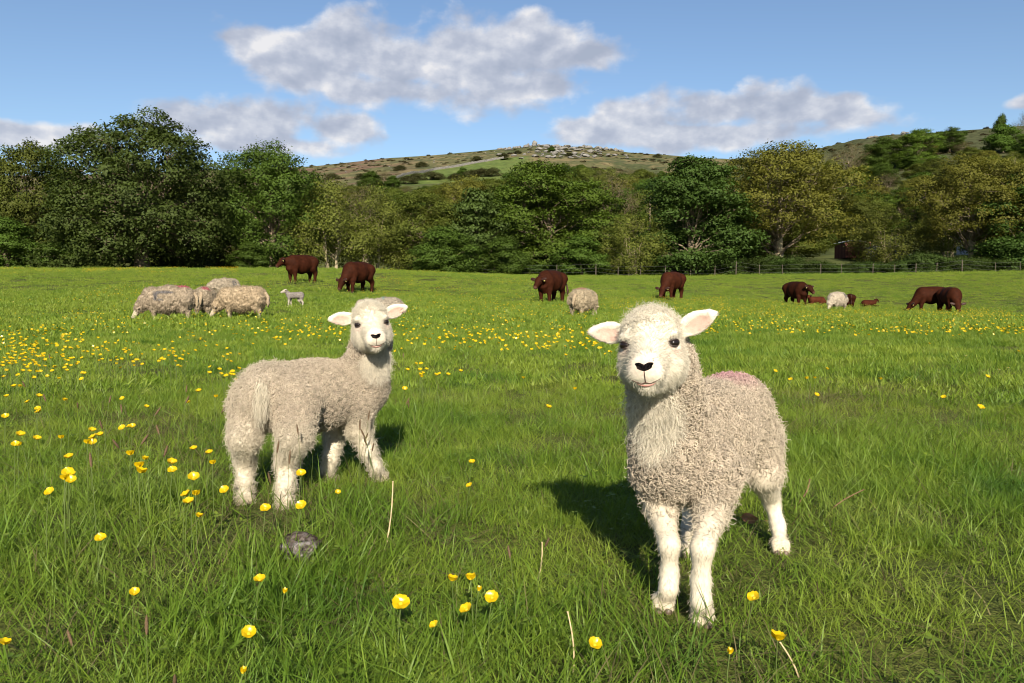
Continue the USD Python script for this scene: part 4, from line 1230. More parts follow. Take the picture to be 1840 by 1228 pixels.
# front lamb, right of the middle, facing the camera
hfr, hfl, hhr, hhl = G(1262, 1112, 0.006), G(1192, 1088, 0.006), G(1402, 987, 0.006), G(1236, 992, 0.006)
A = {}
A['base'] = np.array([*(0.25 * (hfr + hfl + hhr + hhl))[:2], 0.0])
dA = lambda px, py, d: P(px, py, d)
A['body'] = [(dA(1212, 805, 1.40), dA(1265, 775, 1.53), 0.069, 0.081), (dA(1265, 775, 1.53), dA(1316, 741, 1.67), 0.081, 0.078)]
A['fluff'] = [(dA(1206, 838, 1.385), 0.058), (dA(1262, 828, 1.52), 0.080), (dA(1236, 835, 1.46), 0.070), (dA(1345, 790, 1.66), 0.062)]
A['neck'] = [(dA(1208, 775, 1.39), dA(1186, 655, 1.325), 0.062, 0.054)]
A['legs'] = [([dA(1285, 850, 1.37), dA(1280, 915, 1.35), dA(1262, 985, hfr[1]), dA(1259, 1045, hfr[1] + 0.01), dA(1260, 1080, hfr[1] + 0.006), hfr], [0.044, 0.027, 0.0170, 0.0142, 0.0145, 0.0160]),
             ([dA(1178, 850, 1.40), dA(1188, 915, 1.40), dA(1203, 980, hfl[1]), dA(1203, 1030, hfl[1] + 0.012), dA(1201, 1058, hfl[1] + 0.006), hfl], [0.040, 0.025, 0.0160, 0.0134, 0.0138, 0.0146]),
             ([dA(1352, 790, 1.68), dA(1372, 850, 1.64), dA(1386, 900, 1.715), dA(1398, 945, 1.695), hhr], [0.060, 0.036, 0.0170, 0.0140, 0.0155]),
             ([dA(1270, 800, 1.72), dA(1258, 860, 1.69), dA(1240, 905, 1.76), dA(1237, 950, 1.735), hhl], [0.058, 0.036, 0.0170, 0.0140, 0.0155])]
A['toe'] = unit(np.array([-0.22, -1.0, 0]))
A['head'] = dA(1173, 619, 1.285)
A['fwd'] = unit(CAM - A['head']) + np.array([-0.12, 0, -0.02])
A['right'] = unit(np.array([1.0, 0.0, 0.055]))
A['ears'] = [(-1, 0.006, 0.057), (1, 0.024, 0.054)]
A['ear_w'] = 0.0195
A['leg_top'] = 0.165
A['fleece_top'] = 0.36
A['bib'] = (dA(1172, 745, 1.315), np.array([0.042, 0.06, 0.075]))
A['belly'] = 0.225
rearA = dA(1380, 790, 1.66)
A['rear'] = lambda p: 1.6 - np.linalg.norm((p - rearA) / [0.06, 0.10, 0.10], axis=1)
A['curls'] = 17000
A['pink'] = dA(1285, 650, 1.63)
lamb('lamb', 'white faced lamb with pink mark on its back, facing the camera on the right', A, 3,
     stain=[(dA(1288, 655, 1.60), np.array([0.055, 0.10, 0.028]), (0.62, 0.25, 0.33), 0.75), (dA(1258, 1000, 1.30), np.array([0.026, 0.03, 0.022]), (0.36, 0.27, 0.15), 0.7), (dA(1198, 990, 1.36), np.array([0.024, 0.03, 0.022]), (0.36, 0.27, 0.15), 0.7)])

# second lamb, left of the middle, seen from its rear quarter with its head turned to the camera
brl, brr, bfl, bfr = G(440, 897, 0.012), G(512, 905, 0.012), G(588, 858, 0.012), G(682, 858, 0.012)
C = {}
C['base'] = np.array([*(0.25 * (brl + brr + bfl + bfr))[:2], 0.0])
C['body'] = [(dA(486, 712, 2.13), dA(565, 712, 2.21), 0.087, 0.088), (dA(565, 710, 2.21), dA(640, 700, 2.29), 0.088, 0.080)]
C['fluff'] = [(dA(468, 722, 2.11), 0.068), (dA(526, 722, 2.10), 0.064), (dA(652, 690, 2.28), 0.062)]
C['neck'] = [(dA(648, 690, 2.28), dA(668, 615, 2.24), 0.062, 0.051)]
C['legs'] = [([dA(452, 730, 2.12), dA(440, 785, 2.07), dA(440, 830, 2.135), dA(440, 868, 2.115), brl], [0.060, 0.038, 0.0235, 0.0185, 0.0185]),
             ([dA(532, 725, 2.09), dA(530, 785, 2.03), dA(515, 832, 2.09), dA(513, 872, 2.065), brr], [0.062, 0.041, 0.0260, 0.0205, 0.0195]),
             ([dA(610, 740, 2.33), dA(600, 785, 2.33), dA(594, 822, bfl[1]), dA(590, 842, bfl[1] + 0.005), bfl], [0.040, 0.027, 0.0185, 0.0160, 0.0165]),
             ([dA(642, 725, 2.25), dA(645, 770, 2.26), dA(662, 812, bfr[1] - 0.01), dA(674, 838, bfr[1]), bfr], [0.050, 0.032, 0.0200, 0.0160, 0.0165])]
C['toe'] = unit(np.array([0.55, 0.5, 0]))
C['head'] = dA(665, 582, 2.20)
C['fwd'] = unit(CAM - C['head']) + np.array([0.10, 0, -0.02])
C['right'] = unit(np.array([1.0, 0.10, 0.10]))
C['ears'] = [(-1, 0.004, 0.062), (1, 0.016, 0.059)]
C['ear_w'] = 0.0205
C['leg_top'] = 0.15
C['fleece_top'] = 0.40
C['bib'] = (dA(678, 650, 2.20), np.array([0.040, 0.06, 0.050]))
C['belly'] = 0.215
C['rear'] = lambda p: (C['rq'] - p[:, 0]) / 0.06
C['rq'] = float(dA(520, 700, 2.1)[0])
C['tail'] = (dA(470, 690, 2.03), unit(np.array([0.15, -1, 0.1])))
C['curls'] = 17000
lamb('lamb', 'lamb standing on the left, rear towards us, looking back over its shoulder', C, 4, shaggy=1.0, stain=[])
# ---------------------------------------------------------------- the ewes
FLEECE = np.array([0.265, 0.222, 0.165])


def rotz(v, a):
    c, s = math.cos(a), math.sin(a)
    return np.stack([v[..., 0] * c - v[..., 1] * s, v[..., 0] * s + v[..., 1] * c, v[..., 2]], -1)


def ewe(label, loc, heading, seed, marks=(), graze=1.0, scale=1.0, tone=(1, 1, 1), turn=0.0, lying=False, group='ewes grazing in the meadow'):
    """A long woolled ewe facing local +x; heading: degrees from +x of the world. marks: (x, y, z, rx, ry, rz, colour)."""
    g = np.random.default_rng(seed)
    path = thing('sheep', label, 'sheep', loc, group, rz=heading, scale=np.array([0.84, 0.94, 1.0]) * scale)
    B = Body()
    B.cone((0.34, 0, 0.45), (0.0, 0, 0.44), 0.235, 0.285, 0.05, BODY)
    B.cone((0.0, 0, 0.44), (-0.38, 0, 0.46), 0.285, 0.262, 0.05, BODY)
    hx, hy, hz = 0.80 + 0.06 * (1 - graze), turn, 0.15 + 0.34 * (1 - graze)
    B.cone((0.42, 0, 0.50), (hx - 0.12, hy * 0.8, hz + 0.14), 0.19, 0.115, 0.06, NECK)
    B.cone((hx - 0.14, hy * 0.85, hz + 0.12), (hx + 0.02, hy, hz - 0.06), 0.085, 0.050, 0.04, HEAD)
    for x, y in ((0.30, 0.12), (0.36, -0.12)) if not lying else ():
        B.chain([(x, y, 0.36), (x + 0.01, y, 0.22), (x, y, 0.0)], [0.10, 0.050, 0.032], 0.04, LEG)
    for x, y in ((-0.44, 0.13), (-0.38, -0.13)) if not lying else ():
        B.chain([(x, y, 0.42), (x + 0.04, y, 0.27), (x - 0.06, y, 0.18), (x - 0.03, y, 0.0)], [0.16, 0.095, 0.050, 0.032], 0.04, LEG)
    v, f = B.mesh(0.021, 2)
    if lying:
        v[:, 2] = np.maximum(v[:, 2] - 0.19, 0.0)
    tg = B.nearest(v + [0, 0, 0.19 * lying]); vn = vertex_normals(v, f)
    wool = np.where(tg == LEG, np.clip((v[:, 2] - 0.10) / 0.10, 0, 1), np.where(tg == HEAD, 0.25, 1.0))
    v = v + vn * (wool * (0.075 * (meshkit.fbm(v * 16, 3, seed) - 0.5) + 0.03 * (meshkit.noise(v * 45, seed + 1) - 0.5)))[:, None]
    col = FLEECE * np.asarray(tone) * (0.62 + 0.76 * meshkit.fbm(v * 14, 3, seed + 2))[:, None]
    fc = ((tg == HEAD) * np.clip((v[:, 0] - hx + 0.12) / 0.05, 0, 1) + (tg == LEG) * np.clip((0.14 - v[:, 2]) / 0.05, 0, 1))[:, None]
    col = col * (1 - fc) + np.array([0.36, 0.31, 0.22]) * fc
    dirt = np.clip((0.30 - v[:, 2]) / 0.12, 0, 1)[:, None] * (tg != HEAD)[:, None] * 0.35
    col = col * (1 - dirt) + np.array([0.13, 0.10, 0.06]) * dirt
    for x, y, z, rx, ry, rz_, c, k in marks:
        d = np.linalg.norm((v - [x, y, z]) / [rx, ry, rz_], axis=1) + 0.5 * (meshkit.noise(v * 22, 9) - 0.5)
        w = (np.clip((1.1 - d) / 0.3, 0, 1) * k)[:, None]
        col = col * (1 - w) + np.asarray(c) * w
    part(path, 'body', (v, f), M_SHEEP, True, col)
    p, nr, fk, b = sample_surface(v, f, 6500, g, wool * (tg != HEAD))
    cc = np.einsum('nk,nkd->nd', b, col[f[fk]]) * g.uniform(0.75, 1.25, (len(p), 1))
    s = strands(p - nr * 0.006, nr, np.array([0, 0, -1.0]) + 0 * p, 0.030 * g.uniform(0.7, 1.3, len(p)), 7, g, lift=0.34, bend=0.4, jitter=0.5, curl=0.007, turns=1.3)
    curves(path, 'wool', s, np.linspace(1, 0.5, 7)[None] * 0.0085 * g.uniform(0.7, 1.2, (len(p), 1)), M_HAIR, cc)
    for sd in (-1, 1):
        e = trimesh.creation.icosphere(2, 1.0)
        q = np.array(e.vertices) * [0.028, 0.062, 0.016] + [hx - 0.15, hy * 0.85 + sd * 0.13, hz + 0.12 - 0.19 * lying]
        part(path, 'ear', (q, np.array(e.faces)), plain_once('ewe_ear', (0.40, 0.32, 0.24)), True)
        e2 = trimesh.creation.icosphere(1, 0.011)
        part(path, 'eye', (np.array(e2.vertices) + [hx - 0.065, hy * 0.92 + sd * 0.062, hz + 0.055 - 0.19 * lying], np.array(e2.faces)), M_EYE, True)
    part(path, 'tail', tube(np.array([(-0.60, 0, 0.58), (-0.67, 0, 0.48), (-0.685, 0.01, 0.36), (-0.675, 0.01, 0.27)]) - [0, 0, 0.19 * lying], [0.05, 0.06, 0.055, 0.025], 8), plain_once('ewe_tail', (0.26, 0.20, 0.13), bump=0.8, bscale=60.0, noise=0.3, nscale=30.0), True)
    return path


_once = {}


def plain_once(name, *a, **k):
    if name not in _once:
        _once[name] = plain(name, *a, **k)
    return _once[name]


def on_ground(px, d):
    x = d * (px - CX) / FPX
    return np.array([x, d, gz(x, d)])


RED = (0.27, 0.06, 0.08); SLATE = (0.075, 0.075, 0.085); TEAL = (0.10, 0.22, 0.20)
# headings: 0 faces right, 90 faces away, 180 faces left, 270 faces the camera
ewe('brown grey ewe with dark flank smudge and red rump mark, grazing far left', on_ground(303, 16.8) + [0, 0, 0.0], 180 + 8, 31,
    [(0.05, 0.22, 0.60, 0.26, 0.14, 0.035, SLATE, 0.8), (0.22, 0.22, 0.52, 0.05, 0.14, 0.09, SLATE, 0.8), (0.10, 0.22, 0.45, 0.09, 0.14, 0.03, SLATE, 0.7), (-0.36, 0, 0.73, 0.16, 0.16, 0.06, RED, 0.9)], tone=(0.92, 0.88, 0.85), scale=1.02)
ewe('woolly ewe seen from behind with red rump mark, beside the ewe with the dark smudge', on_ground(370, 18.8), 100, 32, [(-0.42, -0.10, 0.71, 0.14, 0.12, 0.07, RED, 0.8)], tone=(0.85, 0.82, 0.78), scale=0.94)
ewe('pale ewe with a dark ring on its side, behind the other left ewes, facing us', on_ground(405, 26.0), 238, 33, [(-0.25, 0.22, 0.58, 0.10, 0.2, 0.09, SLATE, 0.85), (-0.25, 0.22, 0.58, 0.05, 0.2, 0.045, FLEECE, 0.9)], graze=0.55, scale=0.98, tone=(1.1, 1.1, 1.1))
ewe('shaggy unmarked ewe grazing leftward, right hand one of the left group', on_ground(436, 17.6), 180, 34, [], tone=(1.08, 1.0, 0.88), scale=1.0)
ewe('round ewe with faint red back mark, rear quarter view beside the middle cow', on_ground(1049, 20.6), 58, 35, [(-0.20, 0.02, 0.73, 0.22, 0.14, 0.06, RED, 0.5), (0.05, -0.15, 0.66, 0.03, 0.14, 0.16, TEAL, 0.5)], scale=1.0, tone=(1.05, 1.02, 0.92))
ewe('pale grey ewe with dark rump smudge among the cows on the right', on_ground(1503, 33.5), 222, 36, [(-0.30, 0.20, 0.60, 0.14, 0.2, 0.13, SLATE, 0.75), (-0.27, 0.22, 0.60, 0.05, 0.2, 0.05, FLEECE, 0.6)], scale=1.05, tone=(1.35, 1.38, 1.45))
ewe('ewe lying almost hidden behind the head of the left lamb, teal mark on its back', on_ground(689, 18.0), 188, 37, [(0.0, 0.0, 0.52, 0.04, 0.2, 0.1, TEAL, 0.7)], graze=0.2, lying=True, scale=0.84, tone=(1.0, 1.03, 1.08))


# the small lamb in the distance
def far_lamb(label, loc, heading):
    path = thing('small_lamb', label, 'lamb', loc, rz=heading)
    B = Body()
    B.cone((0.16, 0, 0.34), (-0.17, 0, 0.35), 0.095, 0.10, 0.03, BODY)
    B.cone((0.19, 0, 0.37), (0.27, 0.02, 0.47), 0.075, 0.055, 0.03, NECK)
    B.cone((0.28, 0.02, 0.48), (0.39, 0.05, 0.435), 0.058, 0.034, 0.02, HEAD)
    for x, y, x2 in ((0.17, 0.05, 0.20), (0.14, -0.05, 0.10)):
        B.chain([(x, y, 0.28), (x + 0.01, y, 0.16), (x2, y, 0.0)], [0.05, 0.028, 0.022], 0.02, LEG)
    for x, y in ((-0.20, 0.06), (-0.12, -0.06)):
        B.chain([(x, y, 0.30), (x + 0.02, y, 0.20), (x - 0.035, y, 0.13), (x - 0.02, y, 0.0)], [0.07, 0.045, 0.026, 0.022], 0.02, LEG)
    v, f = B.mesh(0.010, 3)
    tg = B.nearest(v)
    v = v + vertex_normals(v, f) * ((tg <= 2) * 0.02 * (meshkit.fbm(v * 40, 3, 3) - 0.5))[:, None]
    c = np.tile(np.array([0.150, 0.130, 0.115]), (len(v), 1)) * (0.7 + 0.6 * meshkit.fbm(v * 30, 2, 4))[:, None]
    w = ((tg == HEAD) * 1.0 + (tg == LEG) * np.clip((0.24 - v[:, 2]) / 0.05, 0, 1))[:, None]
    c = c * (1 - w) + np.array([0.29, 0.26, 0.20]) * w
    part(path, 'body', (v, f), M_SHEEP, True, c)
    for sd in (-1, 1):
        e = trimesh.creation.icosphere(1, 1.0)
        part(path, 'ear', (np.array(e.vertices) * [0.022, 0.045, 0.012] + [0.26, 0.02 + sd * 0.075, 0.505], np.array(e.faces)), plain_once('ewe_ear', (0.40, 0.32, 0.24)), True)


far_lamb('tiny grey lamb with white face walking left behind the left lamb', on_ground(531, 24.0), 186)


# ---------------------------------------------------------------- the red cattle
RUBY = np.array([0.0255, 0.0072, 0.0032])


def cow(label, loc, heading, seed, head=(1.15, 0.0, 0.95), nod=-0.5, yaw=0.0, scale=1.0, tail=0.0, tone=1.0, step=0.0, group='red cattle in the meadow', tags=(1, -1)):
    """A deep bodied red cow facing local +x. head: where the poll is; nod: slope of the face; yaw: the head's turn in radians."""
    path = thing('cow', label, 'cow', loc, group, rz=heading, scale=np.array([0.90, 0.97, 0.98]) * scale)
    B = Body()
    B.cone((0.50, 0, 0.90), (0.0, 0, 0.87), 0.37, 0.425, 0.10, BODY)
    B.cone((0.0, 0, 0.87), (-0.55, 0, 0.94), 0.425, 0.37, 0.10, BODY)
    B.cone((-0.35, 0, 1.06), (-0.80, 0, 1.08), 0.22, 0.19, 0.14, BODY)
    B.cone((0.50, 0, 1.10), (-0.30, 0, 1.09), 0.21, 0.21, 0.14, BODY)
    B.cone((0.72, 0, 0.68), (0.62, 0, 0.47), 0.20, 0.10, 0.08, BODY)
    hp = np.array(head, float)
    hp[1] += math.sin(yaw) * 0.25
    B.cone((0.58, 0, 0.98), hp - [0.05, 0, 0.04], 0.31, 0.155, 0.08, NECK)
    fd = unit(np.array([math.cos(nod) * math.cos(yaw), math.cos(nod) * math.sin(yaw), math.sin(nod)]))
    mz = hp + fd * 0.36
    sd_ = unit(np.cross([0, 0, 1.0], fd)); ud = np.cross(fd, sd_)
    B.cone(hp, mz, 0.155, 0.098, 0.05, HEAD)
    B.ell(hp + fd * 0.06, (0.16, 0.165, 0.15), np.stack([fd, sd_, ud]), 0.04, HEAD)
    B.ell(mz + fd * 0.02, (0.075, 0.105, 0.085), np.stack([fd, sd_, ud]), 0.03, HEAD)
    for y, st in ((0.19, step), (-0.19, -step)):
        B.chain([(0.52, y, 0.82), (0.55 + st * 0.5, y, 0.56), (0.56 + st, y, 0.38), (0.56 + st * 1.1, y, 0.12), (0.59 + st * 1.1, y, 0.0)], [0.20, 0.13, 0.088, 0.066, 0.078], 0.05, LEG)
    for y, st in ((0.20, -step), (-0.20, step)):
        B.chain([(-0.60, y, 0.98), (-0.50 + st * 0.3, y, 0.72), (-0.72 + st, y, 0.46), (-0.68 + st, y, 0.12), (-0.64 + st, y, 0.0)], [0.28, 0.20, 0.100, 0.068, 0.078], 0.06, LEG)
    v, f = B.mesh(0.030, 3)
    tg = B.nearest(v)
    col = RUBY * tone * (0.75 + 0.5 * meshkit.fbm(v * 6, 3, seed))[:, None]
    m = np.clip(1.3 - np.linalg.norm((v - mz - fd * 0.05) / 0.085, axis=1), 0, 1)[:, None]
    col = col * (1 - m * 0.8) + np.array([0.16, 0.085, 0.065]) * m * 0.8
    hf = np.clip((0.06 - v[:, 2]) / 0.02, 0, 1)[:, None]
    col = col * (1 - hf) + np.array([0.03, 0.022, 0.018]) * hf
    part(path, 'body', (v, f), M_COW, True, col)
    red = plain_once('cow_red', tuple(RUBY), rough=0.6, noise=0.3, nscale=14.0)
    for s in (1, -1):
        e = trimesh.creation.icosphere(2, 1.0)
        a = unit(sd_ * s + ud * 0.05 - fd * 0.25); b = unit(np.cross(a, fd)); c = np.cross(a, b)
        q = (np.array(e.vertices) * [0.14, 0.040, 0.072]) @ np.stack([a, b, c])
        q = q + hp + sd_ * s * 0.26 + ud * 0.06
        ear = part(path, 'ear', (q, np.array(e.faces)), red, True)
        if s in tags:
            c0 = hp + sd_ * s * 0.28 + ud * 0.02 + fd * 0.05
            bx = trimesh.creation.icosphere(1, 1.0)
            q = (np.array(bx.vertices) * [0.014, 0.050, 0.052]) @ np.stack([fd, sd_, ud]) + c0
            part(ear, 'ear_tag', (q, np.array(bx.faces)), M_TAG, True)
        e2 = trimesh.creation.icosphere(1, 0.024)
        part(path, 'eye', (np.array(e2.vertices) + hp + fd * 0.13 + sd_ * s * 0.14 + ud * 0.03, np.array(e2.faces)), M_EYE, True)
    ty = tail
    part(path, 'tail', tube([(-0.93, 0, 1.22), (-1.00, ty * 0.2, 1.14), (-1.02, ty * 0.6, 0.9), (-1.0, ty * 0.9, 0.66), (-0.98, ty, 0.5), (-0.97, ty, 0.34)], [0.05, 0.04, 0.03, 0.035, 0.06, 0.02], 8), red, True)
    return path


cow('red brown cow standing head up on the rise at left', on_ground(543, 36.5), 232, 41, head=(1.06, 0.0, 1.04), nod=-0.75, yaw=-0.45, scale=0.97)
cow('red brown cow grazing head down by the pale scrub, right of the standing cow', on_ground(644, 34.0), 242, 42, head=(1.05, 0.0, 0.52), nod=-1.15, yaw=-0.25, step=0.08)
cow('red brown cow in the middle with lowered head and tail swung out to its right', on_ground(990, 32.0), 240, 43, head=(1.06, 0.0, 0.92), nod=-0.85, yaw=-0.15, tail=0.32)
cow('red brown cow grazing head down just right of the middle, behind the front lamb', on_ground(1207, 38.0), 234, 44, head=(1.08, 0.0, 0.50), nod=-1.05, yaw=-0.1, tone=1.15)
cow('dark red cow facing us with its head turned right, left of the pale grey ewe', on_ground(1430, 41.5), 283, 45, head=(1.05, 0.0, 1.02), nod=-0.8, yaw=0.45, tone=0.8)
cow('red brown cow grazing leftward at the far right of the herd', on_ground(1672, 40.5), 182, 46, head=(1.14, 0.0, 0.42), nod=-0.95, yaw=0.0, step=0.12, tone=1.0)
cow('red brown cow facing us head down, overlapping the far right grazing cow', on_ground(1706, 39.2), 262, 47, head=(1.05, 0.0, 0.48), nod=-1.2, yaw=0.0, tone=1.1, scale=0.98)


def calf(label, loc, heading, seed, size=1.0, tone=1.0):
    """A calf lying with folded legs."""
    path = thing('calf', label, 'calf', loc, 'red calves lying in the grass', rz=heading, scale=size)
    B = Body()
    B.cone((0.35, 0, 0.30), (-0.38, 0, 0.28), 0.22, 0.25, 0.06, BODY)
    B.cone((0.45, 0, 0.36), (0.66, 0.08, 0.52), 0.14, 0.10, 0.05, NECK)
    B.cone((0.66, 0.08, 0.54), (0.88, 0.14, 0.44), 0.095, 0.060, 0.03, HEAD)
    B.cone((0.40, 0.16, 0.12), (0.72, 0.16, 0.06), 0.07, 0.05, 0.03, LEG); B.cone((0.40, -0.16, 0.12), (0.66, -0.20, 0.06), 0.07, 0.05, 0.03, LEG)
    B.cone((-0.45, 0.20, 0.20), (-0.10, 0.27, 0.07), 0.13, 0.05, 0.04, LEG); B.cone((-0.45, -0.20, 0.20), (-0.10, -0.27, 0.07), 0.13, 0.05, 0.04, LEG)
    v, f = B.mesh(0.028, 3)
    part(path, 'body', (v, f), M_COW, True, RUBY * tone * (0.75 + 0.5 * meshkit.fbm(v * 6, 3, seed))[:, None])
    for s in (1, -1):
        e = trimesh.creation.icosphere(1, 1.0)
        part(path, 'ear', (np.array(e.vertices) * [0.03, 0.085, 0.045] + [0.62, 0.08 + s * 0.16, 0.57], np.array(e.faces)), plain_once('cow_red', tuple(RUBY)), True)


calf('bright russet calf lying left of the pale grey ewe', on_ground(1466, 45.0), 200, 51, 0.9, 1.9)
cow('dark red young cow showing only its rounded back behind the pale grey ewe', on_ground(1526, 44.5) + [0, 0, -0.05], 75, 52, head=(1.05, 0.0, 0.45), nod=-1.1, scale=0.62, tone=0.8, tags=())
calf('small russet calf lying flat in the dip right of the pale grey ewe', on_ground(1561, 47.0), 10, 53, 0.78, 1.5)
# ---------------------------------------------------------------- buttercups
rng = np.random.default_rng(71)


def petal_material():
    N = {'g': ('geometry', {}), 'o': ('object_info', {}), 'r': ('rgb_ramp', {'ramp': [(0.0, (0.58, 0.40, 0.004)), (1.0, (0.74, 0.56, 0.012))]}),
         'p': ('principled_bsdf', {'roughness': 0.28, 'specular_ior_level': 0.4}), 't': ('translucent_bsdf', {}), 'x': ('mix_closure', {'fac': 0.35})}
    L = [('g.random_per_island', 'r.fac'), ('r.color', 'p.base_color'), ('r.color', 't.color'), ('p.BSDF', 'x.closure1'), ('t.BSDF', 'x.closure2')]
    return usdkit.material(stage, '/World/Looks/petal_yellow', N, L, surface='x.closure')


M_PETAL = petal_material()
M_STEM = plain('flower_stem', (0.075, 0.105, 0.022), 0.6, 0.3)
M_HEART = plain('flower_heart', (0.42, 0.30, 0.01), 0.7, 0.2, noise=0.3, nscale=800.0)
M_SEED = plain('seed_head_brown', (0.095, 0.062, 0.036), 0.85, 0.1, noise=0.4, nscale=400.0)
M_STRAW = plain('dry_straw', (0.42, 0.33, 0.19), 0.7, 0.2, noise=0.3, nscale=60.0)
M_REDSTALK = plain('dry_red_stalk', (0.15, 0.085, 0.05), 0.7, 0.2, noise=0.3, nscale=60.0)
M_DAISY = plain('daisy_white', (0.72, 0.71, 0.66), 0.6, 0.2)


def petal(R, a, open_, w, g):
    """One cupped petal leaving the flower's middle in direction a; open_: its slope from the axis in radians."""
    n, m = 5, 5
    u = np.linspace(0.08, 1, n)[:, None]; s = np.linspace(-1, 1, m)[None]
    wid = w * R * np.sin(np.clip(u, 0, 1) ** 0.75 * np.pi * 0.80) * 0.98
    # the meridian curls from the axis outward
    th = open_ * (0.35 + 0.65 * u)
    rad = np.cumsum(np.concatenate([[0.08], np.diff(u[:, 0])]) * R * np.sin(th[:, 0] + 0.25))[:, None]
    z = np.cumsum(np.concatenate([[0.0], np.diff(u[:, 0])]) * R * np.cos(th[:, 0] + 0.1))[:, None]
    x = rad * np.cos(s * wid / np.maximum(R * 0.9, 1e-9) * 0.9)
    y = s * wid
    z = z + 0.10 * R * (s ** 2) * u + 0 * y - 0.05 * R * (np.abs(s) < 0.2) * (u > 0.95)
    p = np.stack([x + 0 * s, y, z], -1).reshape(-1, 3)
    p += g.normal(0, 0.012 * R, p.shape)
    c, si = math.cos(a), math.sin(a)
    p = p @ np.array([[c, si, 0], [-si, c, 0], [0, 0, 1]])
    i, j = np.meshgrid(np.arange(n - 1), np.arange(m - 1), indexing='ij')
    q = np.stack([i * m + j, i * m + j + 1, (i + 1) * m + j + 1, (i + 1) * m + j], -1).reshape(-1, 4)
    return p, np.vstack([q[:, [0, 1, 2]], q[:, [0, 2, 3]]])


def buttercup_model(name, seed, H, R, open_, tilt, bud=False):
    """A buttercup standing at the origin, H to the flower's base."""
    g = np.random.default_rng(seed)
    mp = model(name)
    a = g.uniform(0, 6.28)
    head = np.array([H * 0.10 * math.cos(a), H * 0.10 * math.sin(a), H])
    sp = np.array([[0, 0, -0.10], [0.002, 0.001, H * 0.35], head * [0.5, 0.5, 0.75], head * [0.9, 0.9, 0.95], head])
    part(mp, 'stem', tube(sp, [0.0011, 0.0010, 0.0009, 0.0008, 0.0010], 5), M_STEM, True)
    ax = unit(np.array([math.sin(tilt[0]) * math.cos(tilt[1]), math.sin(tilt[0]) * math.sin(tilt[1]), math.cos(tilt[0])]))
    e1 = unit(np.cross(ax, [0.3, 0.7, 0.1])); e2 = np.cross(ax, e1)
    E = np.stack([e1, e2, ax])
    for k in range(5):
        p, f = petal(R, k * 2 * np.pi / 5 + g.normal(0, 0.08), open_ * g.uniform(0.9, 1.1), 0.66 if not bud else 0.45, g)
        part(mp, 'petal', (p @ E + head, f), M_PETAL, True)
    e = trimesh.creation.icosphere(1, 0.26 * R)
    part(mp, 'heart', (np.array(e.vertices) * [1, 1, 0.8] @ E + head + ax * 0.13 * R, np.array(e.faces)), M_HEART, True)
    return mp, head


BC = []          # (model, head offset, height)
for i, (H, open_, tl) in enumerate([(0.10, 1.05, (0.35, -1.6)), (0.13, 0.85, (0.25, 0.5)), (0.16, 1.25, (0.6, -1.3)), (0.12, 1.30, (0.7, -1.7)), (0.15, 0.7, (0.2, 2.0)), (0.14, 1.2, (0.5, -2.4)), (0.11, 1.1, (0.6, -1.2)), (0.18, 0.95, (0.4, -0.6))]):
    mp, hd = buttercup_model(f'buttercup_model_{i:03d}' if i else 'buttercup_model', 900 + i, H, 0.0125, open_, tl)
    BC.append((mp, hd, H, open_))
mp_bud, hd_bud = buttercup_model('buttercup_bud_model', 990, 0.10, 0.0085, 0.25, (0.2, 0.0), bud=True)

placed = []


def buttercup(px, py, label, kind=0, h=None, bud=False, s=1.0):
    """A buttercup whose flower shows at (px, py)."""
    mp, hd, H = (mp_bud, hd_bud, 0.10) if bud else BC[kind][:3]
    hz = h if h is not None else H
    w = G(px, py, hz)
    x, y = w[0] - hd[0] * s, w[1] - hd[1] * s
    w = G(px, py, hz + gz(x, y))
    x, y = w[0] - hd[0] * s, w[1] - hd[1] * s
    copy_of(mp, 'buttercup', label, 'flower', (x, y, gz(x, y) + hz - H * s), 'buttercups', 0.0, s)
    placed.append((x, y))


